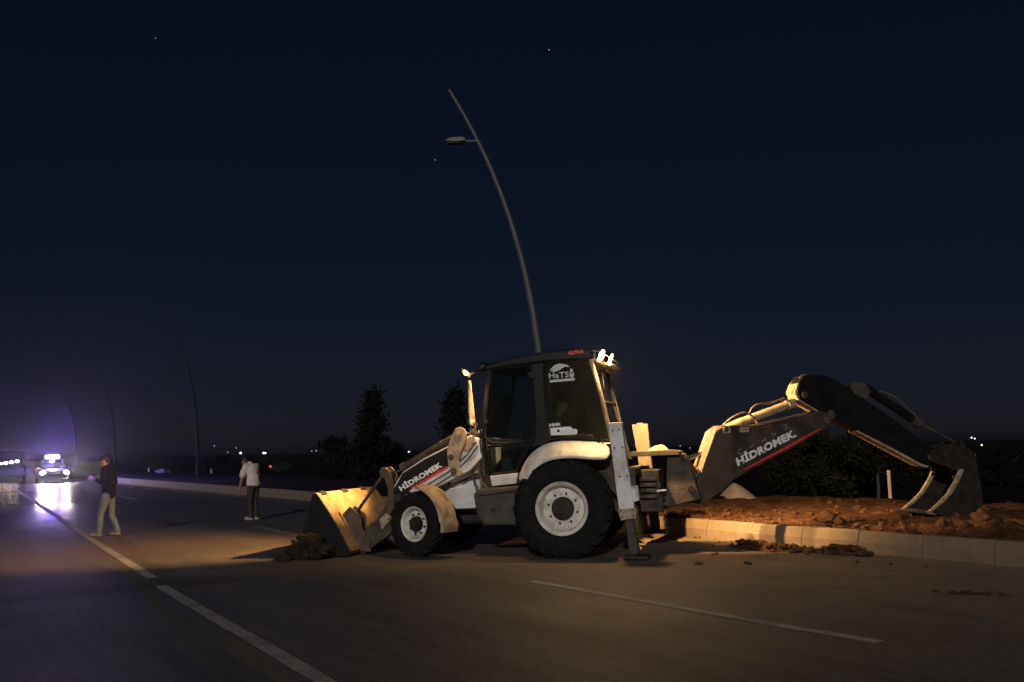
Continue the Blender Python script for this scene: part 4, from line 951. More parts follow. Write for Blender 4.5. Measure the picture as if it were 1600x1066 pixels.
for (u, v) in ((969, 798), (988, 797), (972, 808), (990, 806), (957, 672), (967, 671), (960, 700), (972, 699), (968, 745), (980, 744)):
    x_, z_ = FM.px(u, v, YST + 0.08); mb = MB(); yb_ = YST + (0.08 if v > 790 else 0.06)
    mb.lathe(FM.m @ Matrix.Translation((x_, yb_, z_)), [(-0.004, 0), (-0.004, 0.013), (0.012, 0.013), (0.012, 0)], 6); mb.build('bolt', 'dark_steel', s1)
mb = MB(); mb.tube([FM.pt(989, 812, YST - 0.09), FM.pt(999, 860, YST - 0.09)], 0.014, 8); mb.build('rod', 'chrome', s1, smooth=True)
s2 = stab(-1, [(987, 664), (1012, 662), (1018, 720), (1026, 770), (1006, 775), (997, 720)], [(1008, 762), (1024, 760), (1031, 828), (1017, 830)], 'toned_cream')
fx_, fz_ = FM.px(1024, 830, -YST); mb = MB(); mb.box(FM, fx_ - 0.2, fx_ + 0.18, -YST - 0.16, -YST + 0.18, max(0.02, fz_ - 0.03), max(0.07, fz_ + 0.02)); mb.build('foot_pad', 'dark_steel', s2, bevel=0.012)
mb = MB(); mb.box(FM, FM.px(1000, 664, -1)[0] - 0.06, FM.px(1000, 664, -1)[0] + 0.05, -1.13, -0.97, FM.px(1000, 664, -1)[1] + 0.0, FM.px(1000, 664, -1)[1] + 0.03); mb.build('cap', 'toned_cream', s2, bevel=0.006)
xr = FM.px(985, 740, 0.95)[0]
mb = MB()
for (z0, z1) in ((0.62, 0.74), (1.16, 1.28)): mb.box(FM, xr - 0.08, xr + 0.1, -1.0, 0.96, z0, z1)
for (y0, y1) in ((-0.98, -0.86), (0.82, 0.94)): mb.box(FM, xr - 0.07, xr + 0.09, y0, y1, 0.6, 1.29)
rfm = mb.build('rear_frame', 'dusty_steel', bh, bevel=0.012)
mb = MB(); mb.box(FM, xr + 0.02, xr + 0.08, -0.86, 0.82, 0.7, 1.2); mb.build('frame_plate', 'dark_steel', rfm)
for k in range(4):
    mb = MB(); z0 = 0.82 + 0.085 * k
    xk = xr - 0.10
    mb.box(FM, xk - 0.22, xk + 0.02, -0.45, 0.5, z0, z0 + 0.05); mb.build('carriage_rib', 'dusty_steel', rfm, bevel=0.008)
# carriage and kingpost
BANG = R(20.6)
xP = xr - 0.42
PV = FM.w(xP, 0.0, 0)
FB = Frame(PV, BANG)                      # x along the boom, y away from the camera
mb = MB(); mb.box(FM, xr - 0.36, xr - 0.09, -0.32, 0.42, 0.66, 1.24); car = mb.build('carriage', 'dusty_steel', bh, bevel=0.02)
mb = MB(); mb.pxprism(FM, [(1042, 712), (1050, 706), (1070, 709), (1079, 725), (1090, 765), (1096, 780), (1050, 792), (1000, 790), (1004, 776), (1040, 772)], -0.16, 0.2, 0.2); kp = mb.build('kingpost', 'dusty_steel', bh, bevel=0.02)
for (u, v, r) in ((1068, 715, .05), (1080, 764, .05)):
    x_, z_ = FM.px(u, v, 0.2); mb = MB(); mb.lathe(FM.m @ Matrix.Translation((x_, 0.2, z_)), [(-0.02, 0), (-0.02, r), (0.03, r), (0.03, 0)], 16); mb.build('pin', 'dark_steel', kp, smooth=True)
mb = MB(); mb.pxprism(FM, [(1012, 704), (1022, 697), (1034, 695), (1041, 700), (1046, 706), (1042, 711), (1012, 712)], -0.1, 0.12); mb.build('valve_block', 'cream_paint', car, bevel=0.015)
mb = MB(); mb.pxprism(FM, [(985, 706), (1045, 703), (1062, 705), (1062, 711), (985, 714)], -0.4, 0.3); mb.build('top_plate', 'dusty_steel', car, bevel=0.008)
for yy in (0.36, -0.3):
    mb = MB(); mb.tube([FM.w(xr - 0.1, yy, 0.78), FM.w(xP + 0.02, yy * 0.55, 0.8)], 0.055, 12); mb.build('swing_cylinder', 'dark_steel', car, smooth=True)
mb = MB(); mb.pxprism(FM, [(1016, 768.5), (1021, 765.5), (1041, 764.5), (1041, 767), (1023, 769.5), (1018, 770.5)], 0.43, 0.45); mb.build('reflector', 'reflector', car, bevel=0.003)
mb = MB(); mb.pxprism(FM, [(1021, 755), (1032, 755), (1032, 762.5), (1021, 763)], 0.42, 0.44); mb.build('red_reflector', 'rusty_steel', car, bevel=0.003)
for k in range(5):
    y_ = -0.2 + 0.1 * k; mb = MB()
    mb.tube([FM.w(xr - 0.1, y_, 1.05), FM.w(xr - 0.2, y_, 0.7 - 0.02 * k), FM.w(xP, y_ * 0.6, 0.62), FM.w(xP - 0.1, y_ * 0.5, 0.8)], 0.018, 7); mb.build('hose', 'hose', car, smooth=True)

# boom ---------------------------------------------------------
NB = -0.15
boom = [(1083, 786), (1086, 765), (1100, 722), (1117, 674), (1130, 665), (1185, 664), (1240, 652), (1281, 642), (1293, 646), (1302, 658), (1293, 668), (1283, 674), (1230, 705), (1152, 746), (1130, 766), (1112, 779), (1092, 788)]
mb = MB(); mb.pxprism(FB, boom, NB, 0.13, NB); bo = mb.build('boom', 'boom_paint', bh, bevel=0.014)
mb = MB(); mb.pxprism(FB, [(1084, 785), (1087, 765), (1101, 722), (1118, 675), (1131, 666), (1144, 668), (1140, 700), (1146, 748), (1130, 765), (1112, 778), (1092, 787)], NB - 0.003, NB + 0.02, NB); mb.build('foot_plate', 'dusty_boom', bo, bevel=0.003)
mb = MB(); mb.pxprism(FB, [(1128, 668), (1140, 666), (1142, 676), (1130, 678)], NB - 0.004, 0.13, NB); mb.build('pin_boss', 'cream_paint', bo, bevel=0.003)
mb = MB(); mb.pxprism(FB, [(1156, 668), (1170, 667), (1170, 675), (1156, 676)], NB - 0.004, NB + 0.01, NB); mb.build('warning_sticker', 'cream_paint', bo)
mb = MB(); mb.pxprism(FB, [(1160, 734), (1281, 669.3), (1280, 672), (1230, 701), (1164, 734.5)], NB - 0.004, NB + 0.01, NB); mb.build('stripe', 'sticker_red', bo)
text_on(FB, NB - 0.004, (1153, 729), (1245, 682), 14, 'HİDROMEK.', 'sticker_worn', bo, offset=0.05, shear=0.1, depth=0.003)
def letter_at(ch, u, v, s_, ang):     # a faded letter turned on its side
    vs2, fs2 = text_mesh(ch, 0.02); xs = [q.x for q in vs2]; ys = [q.y for q in vs2]; cx0 = (min(xs) + max(xs)) / 2; cy0 = (min(ys) + max(ys)) / 2
    x_, z_ = FB.px(u, v, NB); ca, sa = math.cos(ang), math.sin(ang); mb = MB()
    P = [FB.w(x_ + s_ * ((q.x - cx0) * ca - (q.y - cy0) * sa), NB - 0.003, z_ + s_ * ((q.x - cx0) * sa + (q.y - cy0) * ca)) for q in vs2]
    mb.add(P, fs2); mb.build('faded_letter', 'sticker_faded', bo)
for ch, u, v in (('H', 1227.5, 667), ('A', 1209.5, 679), ('T', 1193, 688), ('S', 1175, 697), ('U', 1156, 706)): letter_at(ch, u, v, 0.125, R(-65))
for (u, v, r_) in ((1095, 776, .055), (1134, 671, .045), (1291, 656, .06)):
    x_, z_ = FB.px(u, v, NB); mb = MB(); mb.lathe(FB.m @ Matrix.Translation((x_, NB, z_)), [(0.02, 0), (0.02, r_), (-0.018, r_), (-0.022, r_ * 0.6), (-0.022, 0)], 18); mb.build('pin_cap', 'dusty_steel', bo, smooth=True)
for pix in ([(1146, 672), (1190, 669), (1240, 657), (1284, 647)],):
    mb = MB(); mb.tube([FB.pt(u, v, NB - 0.002) for u, v in pix], 0.007, 6); mb.build('weld_seam', 'boom_paint', bo, smooth=True)
# dipper cylinder above the boom with hoses
yc_ = 0.0
def b3(u, v, y=0.0): return FB.pt(u, v, y)
mb = MB(); mb.tube([b3(1128, 671), b3(1150, 663.5), b3(1234, 632), b3(1238, 630.5)], [0.05, 0.072, 0.072, 0.072], 16); dcy = mb.build('dipper_cylinder', 'cream_paint', bh, smooth=True)
mb = MB(); mb.tube([b3(1230, 633.5), b3(1239, 630)], 0.088, 16); mb.build('gland', 'cream_paint', dcy, smooth=True)
mb = MB(); mb.tube([b3(1238, 630), b3(1258, 623)], 0.032, 10); mb.build('rod', 'chrome', dcy, smooth=True)
def hose(pix, y, r=0.016, par=None, nm='hose', m='hose'):
    pts = [b3(u, v, y) for u, v in pix]; sm = []
    for i in range(len(pts) - 1):
        p0, p1, p2, p3 = pts[max(i - 1, 0)], pts[i], pts[i + 1], pts[min(i + 2, len(pts) - 1)]
        for k in range(6):
            t = k / 6.0
            sm.append(0.5 * ((2 * p1) + (p2 - p0) * t + (2 * p0 - 5 * p1 + 4 * p2 - p3) * t * t + (3 * p1 - p0 - 3 * p2 + p3) * t ** 3))
    sm.append(pts[-1]); mb = MB(); mb.tube(sm, r, 8); return mb.build(nm, m, par or dcy, smooth=True)
hose([(1130, 664), (1145, 652), (1158, 646), (1168, 646), (1180, 655), (1183, 664)], -0.1)
hose([(1170, 648), (1175, 638), (1185, 632), (1205, 630), (1218, 625), (1226, 623)], -0.06)
hose([(1232, 629), (1226, 622.5), (1220, 625)], -0.04)
for k, (dx, y) in enumerate(((0, -0.1), (8, -0.02), (15, -0.13))):
    hose([(1126 + dx * 0.3, 668), (1117 + dx * 0.4, 672), (1112 + dx * 0.6, 692), (1104 + dx, 716), (1092 + dx, 738), (1084 + dx, 748)], y, 0.017, bo)
mb = MB(); mb.tube([b3(1076, 716, 0.02), b3(1116, 703, 0.02)], 0.034, 10); mb.build('boom_cylinder_rod', 'chrome', bh, smooth=True)
mb = MB(); mb.pxprism(FB, [(1110, 690), (1120, 684), (1126, 690), (1118, 712), (1108, 716)], -0.1, 0.1, -0.1); mb.build('cylinder_bracket', 'rusty_steel', bo, bevel=0.008)
# stick
NS = -0.12
stick = [(1249, 597), (1255, 587), (1264, 585), (1290, 587), (1308, 594), (1330, 611), (1346, 621), (1400, 657), (1440, 689), (1461, 701), (1463, 713), (1452, 727), (1440, 724), (1390, 697), (1340, 672), (1302, 653), (1282, 643), (1250, 624), (1245, 612)]
mb = MB(); mb.pxprism(FB, stick, NS, 0.12, NS); sk = mb.build('stick', 'stick_paint', bh, bevel=0.012)
mb = MB(); mb.pxprism(FB, [(1247, 601), (1256, 588), (1260, 588), (1252, 612), (1266, 630), (1283, 641), (1281, 645), (1248, 625), (1243, 613)], NS + 0.02, 0.14, NS); mb.build('stick_end', 'cream_paint', sk, bevel=0.006)
for (u, v, r) in ((1257, 617, .055), (1298, 648, .075), (1452, 714, .05)):
    x_, z_ = FB.px(u, v, NS); mb = MB(); mb.lathe(FB.m @ Matrix.Translation((x_, NS, z_)), [(0.02, 0), (0.02, r), (-0.02, r), (-0.025, r * 0.7), (-0.025, 0)], 18); mb.build('pin', 'dusty_steel', sk, smooth=True)
mb = MB(); mb.pxprism(FB, [(1341, 671.5), (1390, 697.5), (1440, 725), (1452, 728), (1449, 731), (1438, 728), (1390, 702), (1338, 674)], -0.1, 0.1, -0.1); mb.build('stick_lit_edge', 'cream_paint', sk, bevel=0.004)  # pale strip: lamplight along the stick's lower edge put into the colour
hose([(1256, 604), (1250, 598), (1250, 590), (1257, 586), (1266, 588)], -0.05, 0.014, sk)
hose([(1262, 590), (1254, 593), (1252, 605), (1255, 618), (1262, 622)], -0.08, 0.014, sk)
# bucket cylinder on top of the stick
mb = MB(); mb.tube([b3(1336, 604), b3(1352, 606), b3(1432, 660)], [0.07, 0.075, 0.07], 14); bcy = mb.build('bucket_cylinder', 'stick_paint', bh, smooth=True)
mb = MB(); mb.tube([b3(1425, 655), b3(1437, 663)], 0.085, 14); mb.build('gland', 'rusty_steel', bcy, smooth=True)
mb = MB(); mb.tube([b3(1434, 661), b3(1498, 694)], 0.028, 10); mb.build('rod', 'dusty_steel', bcy, smooth=True)
hose([(1372, 616), (1378, 612), (1400, 622), (1420, 640), (1436, 655)], -0.05, 0.014, bcy)
mb = MB(); mb.pxprism(FB, [(1328, 603), (1336, 597), (1352, 599), (1362, 612), (1352, 624), (1336, 616)], -0.1, 0.1, -0.1); mb.build('cylinder_mount', 'dusty_steel', sk, bevel=0.01)
# tipping links
for yy in (-0.15, 0.13):
    mb = MB(); mb.pxprism(FB, [(1492, 690), (1502, 689), (1508, 697), (1484, 738), (1472, 734), (1487, 700)], yy, yy + 0.03, -0.12); mb.build('tipping_link', 'dark_steel', bh, bevel=0.006)
    mb = MB(); mb.pxprism(FB, [(1452, 704), (1462, 700), (1500, 688), (1506, 696), (1466, 716), (1456, 714)], yy, yy + 0.03, -0.12); mb.build('guide_link', 'dark_steel', bh, bevel=0.006)
# digging bucket
NBK = -0.31
side = [(1505, 733), (1497, 752), (1485, 772), (1470, 787), (1454, 800), (1474, 807), (1505, 808), (1528, 800), (1536, 785), (1533, 758), (1527, 728), (1523, 706), (1512, 701), (1498, 704), (1486, 716), (1476, 727), (1490, 735)]
spx = [FB.px(u, v, NBK) for u, v in side]
mb = MB()
for (y0, y1) in ((NBK, NBK + 0.025), (-NBK - 0.025, -NBK)): mb.prism(FB, spx, y0, y1)
ols = spx[4:12]; vs_, fs_ = [], []
# curved shell: outline shifted inward for its thickness
shell_o = spx[4:12]; cxm = sum(p[0] for p in spx) / len(spx); czm = sum(p[1] for p in spx) / len(spx)
shell_i = [(p[0] + (cxm - p[0]) * 0.06, p[1] + (czm - p[1]) * 0.06) for p in reversed(shell_o)]
mb2 = MB(); mb2.prism(FB, shell_o + shell_i, NBK + 0.027, -NBK - 0.027)
dbk = mb2.build('digging_bucket', 'dark_steel', bh, smooth=True)
mb = MB(); mb.prism(FB, spx, NBK, NBK + 0.025); mb.build('side_plate', 'dark_steel', dbk, bevel=0.004)
mb = MB(); mb.prism(FB, spx, -NBK - 0.025, -NBK); mb.build('side_plate', 'dark_steel', dbk, bevel=0.004)
rim_ = [(1506, 733), (1498, 752), (1486, 772), (1471, 787.5), (1455, 800), (1451, 799), (1467, 785), (1481, 770), (1493, 750), (1500, 733)]
rp = [FB.px(u, v, NBK) for u, v in rim_]
for (y0, y1) in ((NBK - 0.012, NBK + 0.034), (-NBK - 0.034, -NBK + 0.012)):
    mb = MB(); mb.prism(FB, rp, y0, y1); mb.build('side_cutter', 'cream_paint', dbk, bevel=0.004)
tp = [FB.px(u, v, NBK) for u, v in [(1506, 731), (1524, 706), (1527, 712), (1509, 737)]]
mb = MB(); mb.prism(FB, tp, NBK + 0.027, -NBK - 0.027); mb.build('top_plate', 'cream_paint', dbk)
lip = [FB.px(u, v, NBK) for u, v in [(1449, 799), (1470, 801), (1475, 806), (1452, 803)]]
mb = MB(); mb.prism(FB, lip, NBK + 0.02, -NBK - 0.02); mb.build('lip', 'cream_paint', dbk, bevel=0.004)
for k in range(5):
    y_ = NBK + 0.06 + k * 0.125
    tt = [FB.px(u, v, NBK) for u, v in [(1436, 801), (1452, 798), (1462, 799.5), (1460, 804), (1450, 804)]]
    mb = MB(); mb.prism(FB, tt, y_ - 0.03, y_ + 0.03); mb.build('tooth', 'rusty_steel', dbk, bevel=0.005)
for yy in (-0.16, 0.12):
    ep = [FB.px(u, v, -0.12) for u, v in [(1450, 708), (1462, 706), (1486, 708), (1512, 700), (1524, 712), (1512, 734), (1490, 738), (1470, 728), (1454, 722)]]
    mb = MB(); mb.prism(FB, ep, yy, yy + 0.035); mb.build('ear_plate', 'dark_steel', dbk, bevel=0.006)
mb = MB(); x_, z_ = FB.px(1470, 716, NBK); mb.box(FB, x_ - 0.05, x_ + 0.05, -0.13, 0.12, z_ - 0.05, z_ + 0.05); mb.build('pin_boss', 'rusty_steel', dbk, bevel=0.01)

# ------------------------------------------------------------------ people
def rem(prims, name, m, parent, voxel=0.008, sm=4, root=None, frm=None, fold=0.0):
    """one continuous surface grown from overlapping tapered limbs and ovals"""
    mb = MB()
    for p in prims:
        if p[0] == 'c':
            _, a, ra, b, rb = p; a, b = Vector(a), Vector(b); n = 5
            mb.tube([a + (b - a) * (k / n) for k in range(n + 1)], [ra + (rb - ra) * k / n for k in range(n + 1)], 14)
            mb.ball(a, ra, 14, 9); mb.ball(b, rb, 14, 9)
        else:
            mb.ball(p[1], p[2], 18, 12, p[3] if len(p) > 3 else None)
    mb.v = [frm @ v for v in mb.v]
    o = mb.build(name, m, parent, root=root)
    r = o.modifiers.new('skin', 'REMESH'); r.mode = 'VOXEL'; r.voxel_size = voxel
    s_ = o.modifiers.new('smooth', 'SMOOTH'); s_.factor = 0.5; s_.iterations = sm
    dg = bpy.context.evaluated_depsgraph_get(); me = D.meshes.new_from_object(o.evaluated_get(dg))
    old = o.data; o.modifiers.clear(); o.data = me; D.meshes.remove(old)
    if fold:
        me.update(); nn = [v.normal.copy() for v in me.vertices]
        for v, q in zip(me.vertices, nn):
            c_ = v.co; f_ = noise.noise(Vector((c_.x * 9, c_.y * 9, c_.z * 5 + c_.x * 6))) + 0.6 * noise.noise(Vector((c_.x * 20, c_.y * 20, c_.z * 14)))
            v.co = c_ + q * fold * f_
    if not me.materials: me.materials.append(M[m])
    me.polygons.foreach_set('use_smooth', [True] * len(me.polygons))
    return o

def head_prims(c, fwd, k=1.0):
    """c head centre, fwd facing direction"""
    c = Vector(c); f = Vector(fwd).normalized(); up = Vector((0, 0, 1)); s_ = up.cross(f).normalized(); u = f.cross(s_)
    rot = Matrix((f, s_, u)).transposed()
    def w(x, y, z): return c + rot @ Vector((x * k, y * k, z * k))
    body = [('e', w(-0.01, 0, 0.02), (0.098 * k, 0.077 * k, 0.1 * k), rot), ('e', w(0.03, 0, -0.05), (0.062 * k, 0.058 * k, 0.068 * k), rot),
            ('c', w(0.088, 0, 0.01), 0.011 * k, w(0.11, 0, -0.026), 0.015 * k), ('e', w(0.075, 0, -0.062), (0.016 * k, 0.026 * k, 0.010 * k), rot),
            ('e', w(0.06, 0, -0.098), (0.025 * k, 0.03 * k, 0.02 * k), rot), ('e', w(0.075, 0, 0.032), (0.016 * k, 0.05 * k, 0.012 * k), rot),
            ('e', w(-0.005, 0.08, -0.01), (0.022 * k, 0.01 * k, 0.034 * k), rot), ('e', w(-0.005, -0.08, -0.01), (0.022 * k, 0.01 * k, 0.034 * k), rot)]
    hair = [('e', w(-0.02, 0, 0.045), (0.1 * k, 0.083 * k, 0.088 * k), rot), ('e', w(-0.055, 0, -0.01), (0.062 * k, 0.074 * k, 0.075 * k), rot), ('e', w(0.03, 0, 0.082), (0.048 * k, 0.06 * k, 0.03 * k), rot)]
    eyes = [w(0.077, 0.031, 0.012), w(0.077, -0.031, 0.012)]
    return body, hair, eyes
def hand_prims(wr, dirv, pn, curl=0.6, s=1.0):
    """wrist, direction of the fingers, palm normal"""
    d = Vector(dirv).normalized(); n = (Vector(pn) - d * Vector(pn).dot(d)).normalized(); sd_ = d.cross(n); wr = Vector(wr)
    out = [('c', wr, 0.026, wr + d * 0.045, 0.03), ('c', wr + d * 0.05 + sd_ * 0.018, 0.019, wr + d * 0.085 + sd_ * 0.026, 0.016), ('c', wr + d * 0.05 - sd_ * 0.018, 0.019, wr + d * 0.082 - sd_ * 0.026, 0.016)]
    for i, (off, L) in enumerate(((-0.034, 0.06), (-0.012, 0.072), (0.011, 0.068), (0.034, 0.054))):
        b = wr + d * 0.085 + sd_ * off; m_ = b + (d * math.cos(curl * 0.6) + n * math.sin(curl * 0.6)) * L * 0.52; e = m_ + (d * math.cos(curl * 1.7) + n * math.sin(curl * 1.7)) * L * 0.55
        out += [('c', b, 0.0105, m_, 0.0095), ('c', m_, 0.0095, e, 0.008)]
    b = wr + d * 0.03 - sd_ * 0.03; m_ = b + (-sd_ * 0.7 + d * 0.6 + n * 0.35) * 0.038; e = m_ + (d * 0.9 + n * 0.5) * 0.032
    out += [('c', b, 0.013, m_, 0.0115), ('c', m_, 0.0115, e, 0.009)]
    return out
def eyes_obj(es, parent, frm):
    for e in es:
        mb = MB(); mb.ball(frm @ Vector(e), 0.011, 8, 6); mb.build('eye', 'eye', parent, smooth=True)

# man with the phone: walking to the left, head bent over the phone
P1 = ground(168, 838); RM1 = Matrix.Translation(P1) @ Matrix.Rotation(R(176), 4, 'Z') @ Matrix.Scale(0.945, 4)
hb, hh, he = head_prims((0.11, 0.0, 1.575), (0.85, 0.08, -0.52))
LW, RW = (0.22, 0.11, 1.19), (0.24, -0.12, 1.15)
body = hb + [('c', (0.03, 0, 1.44), 0.056, (0.085, 0, 1.53), 0.052), ('c', (0, 0, 0.95), 0.12, (0.02, 0, 1.32), 0.12),
    ('c', (0.03, 0.17, 1.39), 0.05, (0.0, 0.235, 1.13), 0.042), ('c', (0.0, 0.235, 1.13), 0.04, LW, 0.027), ('c', (0.03, -0.17, 1.39), 0.05, (0.0, -0.235, 1.13), 0.042), ('c', (0.0, -0.235, 1.13), 0.04, RW, 0.027), ('c', (0.02, 0.17, 1.39), 0.05, (0.02, -0.17, 1.39), 0.05),
    ('c', (0, 0.09, 0.92), 0.075, (0.11, 0.1, 0.5), 0.052), ('c', (0.11, 0.1, 0.5), 0.05, (0.15, 0.1, 0.1), 0.034), ('c', (0, -0.09, 0.92), 0.075, (-0.01, -0.1, 0.5), 0.052), ('c', (-0.01, -0.1, 0.5), 0.05, (-0.17, -0.1, 0.12), 0.034),
    ('c', (0.15, 0.1, 0.07), 0.035, (0.27, 0.11, 0.04), 0.03), ('c', (-0.17, -0.1, 0.09), 0.035, (-0.06, -0.11, 0.04), 0.03)]
body += hand_prims(LW, (0.75, -0.15, 0.4), (0.1, -0.9, 0.35), 0.75) + hand_prims(RW, (0.8, 0.1, 0.45), (0, 0.8, 0.4), 1.0)
p1o = rem(body, 'person', 'skin', None, 0.007, 3, RM1, RM1)
tag(p1o, 'man in dark jacket and blue jeans walking on the road, head bent over a phone', 'person', 'men standing on the road')
eyes_obj(he, p1o, RM1); rem(hh, 'hair', 'hair', p1o, 0.01, 3, None, RM1)
jk = [('e', (0.01, 0, 1.26), (0.135, 0.19, 0.22)), ('e', (0.0, 0, 1.02), (0.135, 0.185, 0.2)), ('e', (0.0, 0, 0.9), (0.14, 0.185, 0.13)), ('c', (0.03, 0, 1.4), 0.09, (0.05, 0, 1.47), 0.07), ('c', (0.03, 0.175, 1.385), 0.082, (0.0, 0.24, 1.13), 0.066), ('c', (0.0, 0.24, 1.13), 0.064, (0.2, 0.125, 1.18), 0.044),
      ('c', (0.03, -0.175, 1.385), 0.082, (0.0, -0.24, 1.13), 0.066), ('c', (0.0, -0.24, 1.13), 0.064, (0.215, -0.125, 1.145), 0.044), ('c', (0.02, 0.16, 1.4), 0.085, (0.02, -0.16, 1.4), 0.085)]
rem(jk, 'jacket', 'navy_cloth', p1o, 0.012, 3, None, RM1, 0.009)
jn = [('e', (0, 0, 0.9), (0.125, 0.17, 0.13)), ('c', (0.0, 0.09, 0.88), 0.1, (0.11, 0.1, 0.5), 0.072), ('c', (0.11, 0.1, 0.5), 0.07, (0.145, 0.1, 0.09), 0.06), ('c', (0, -0.09, 0.88), 0.1, (-0.01, -0.1, 0.5), 0.072), ('c', (-0.01, -0.1, 0.5), 0.07, (-0.165, -0.1, 0.1), 0.06)]
rem(jn, 'jeans', 'denim', p1o, 0.012, 3, None, RM1, 0.009)
for (x, y) in ((0.15, 0.1), (-0.17, -0.1)):
    rem([('c', (x, y, 0.06), 0.05, (x + 0.15, y * 1.08, 0.042), 0.042), ('e', (x + 0.06, y * 1.04, 0.03), (0.15, 0.05, 0.03))], 'shoe', 'shoe_brown', p1o, 0.008, 2, None, RM1)
fr1 = Frame(RM1 @ Vector((0.335, -0.01, 1.265)), R(176)); mb = MB(); mb.box(fr1, -0.005, 0.005, -0.037, 0.037, -0.075, 0.075)
for i, v in enumerate(mb.v):
    q = fr1.i @ v; q = Matrix.Rotation(R(38), 3, 'Y') @ q; mb.v[i] = fr1.m @ q
ph = mb.build('phone', 'phone_case', bevel=0.003); tag(ph, 'dark phone held by the man in the dark jacket', 'phone')

# man in the white T-shirt, seen from behind, looking down
P2 = ground(395, 813); RM2 = Matrix.Translation(P2) @ Matrix.Rotation(R(150), 4, 'Z') @ Matrix.Scale(0.95, 4)
hb, hh, he = head_prims((0.27, 0.03, 1.47), (0.7, 0.1, -0.7))
LW, RW = (0.2, 0.25, 0.86), (0.19, -0.2, 0.88)
body = hb + [('c', (0.13, 0, 1.40), 0.058, (0.22, 0.02, 1.44), 0.054), ('c', (-0.02, 0, 0.95), 0.12, (0.06, 0, 1.28), 0.125),
    ('c', (0.09, 0.18, 1.33), 0.05, (0.12, 0.26, 1.08), 0.043), ('c', (0.12, 0.26, 1.08), 0.042, LW, 0.028), ('c', (0.09, -0.18, 1.33), 0.05, (0.1, -0.24, 1.08), 0.043), ('c', (0.1, -0.24, 1.08), 0.042, RW, 0.028), ('c', (0.09, 0.17, 1.33), 0.05, (0.09, -0.17, 1.33), 0.05),
    ('c', (-0.02, 0.08, 0.92), 0.075, (0.03, 0.08, 0.5), 0.052), ('c', (0.03, 0.08, 0.5), 0.05, (0.0, 0.08, 0.1), 0.034), ('c', (-0.02, -0.08, 0.92), 0.075, (0.02, -0.08, 0.5), 0.052), ('c', (0.02, -0.08, 0.5), 0.05, (-0.04, -0.08, 0.1), 0.034),
    ('c', (0.0, 0.08, 0.07), 0.035, (0.13, 0.1, 0.04), 0.03), ('c', (-0.04, -0.08, 0.07), 0.035, (0.09, -0.1, 0.04), 0.03)]
body += hand_prims(LW, (0.15, -0.05, -1), (0.3, -1, 0), 0.5) + hand_prims(RW, (0.15, 0.05, -1), (0.3, 1, 0), 0.5)
p2o = rem(body, 'person', 'skin', None, 0.007, 3, RM2, RM2)
tag(p2o, 'man in white T-shirt and dark trousers standing on the road, seen from behind, looking down', 'person', 'men standing on the road')
eyes_obj(he, p2o, RM2); rem(hh, 'hair', 'hair', p2o, 0.01, 3, None, RM2)
rem([('e', (0.05, 0, 1.24), (0.145, 0.2, 0.19)), ('e', (0.0, 0, 1.02), (0.14, 0.185, 0.2)), ('e', (-0.01, 0, 0.9), (0.152, 0.2, 0.1)), ('e', (0.0, 0, 0.97), (0.15, 0.195, 0.14)), ('c', (0.09, 0.17, 1.335), 0.088, (0.12, 0.25, 1.13), 0.076), ('c', (0.09, -0.17, 1.335), 0.088, (0.1, -0.235, 1.13), 0.076), ('c', (0.08, 0.14, 1.33), 0.095, (0.08, -0.14, 1.33), 0.095), ('c', (0.1, 0, 1.36), 0.08, (0.14, 0, 1.41), 0.068)], 't_shirt', 'white_cloth', p2o, 0.012, 3, None, RM2, 0.009)
rem([('e', (-0.015, 0, 0.88), (0.128, 0.17, 0.12)), ('c', (-0.02, 0.085, 0.86), 0.1, (0.03, 0.085, 0.5), 0.078), ('c', (0.03, 0.085, 0.5), 0.076, (0.0, 0.08, 0.11), 0.062), ('c', (-0.02, -0.085, 0.86), 0.1, (0.02, -0.085, 0.5), 0.078), ('c', (0.02, -0.085, 0.5), 0.076, (-0.04, -0.08, 0.11), 0.062)], 'trousers', 'dark_trouser', p2o, 0.012, 3, None, RM2, 0.009)
for (x, y) in ((0.0, 0.08), (-0.04, -0.08)):
    rem([('c', (x, y, 0.065), 0.05, (x + 0.14, y * 1.2, 0.045), 0.043), ('e', (x + 0.05, y * 1.1, 0.03), (0.15, 0.052, 0.03))], 'shoe', 'shoe_white', p2o, 0.008, 2, None, RM2)

# operator seated in the cab, turned to the rear controls
OX = SX; RM3 = FM.m @ Matrix.Translation((OX, 0.0, 1.55)) @ Matrix.Rotation(math.pi, 4, 'Z')
hb, hh, he = head_prims((0.02, 0, 0.70), (0.95, -0.15, -0.2))
LW, RW = (0.38, 0.16, 0.22), (0.38, -0.16, 0.22)
body = hb + [('c', (-0.04, 0, 0.52), 0.056, (0.0, 0, 0.63), 0.052), ('c', (-0.1, 0, 0.12), 0.12, (-0.06, 0, 0.42), 0.125), ('c', (-0.05, 0.19, 0.45), 0.05, (0.05, 0.24, 0.2), 0.043), ('c', (0.05, 0.24, 0.2), 0.042, LW, 0.028), ('c', (-0.05, -0.19, 0.45), 0.05, (0.05, -0.24, 0.2), 0.043), ('c', (0.05, -0.24, 0.2), 0.042, RW, 0.028), ('c', (-0.05, 0.18, 0.45), 0.05, (-0.05, -0.18, 0.45), 0.05),
    ('c', (-0.08, 0.09, 0.08), 0.08, (0.36, 0.13, 0.06), 0.06), ('c', (0.36, 0.13, 0.06), 0.056, (0.42, 0.13, -0.36), 0.04), ('c', (-0.08, -0.09, 0.08), 0.08, (0.36, -0.13, 0.06), 0.06), ('c', (0.36, -0.13, 0.06), 0.056, (0.42, -0.13, -0.36), 0.04), ('c', (0.42, 0.13, -0.4), 0.04, (0.54, 0.14, -0.44), 0.034), ('c', (0.42, -0.13, -0.4), 0.04, (0.54, -0.14, -0.44), 0.034)]
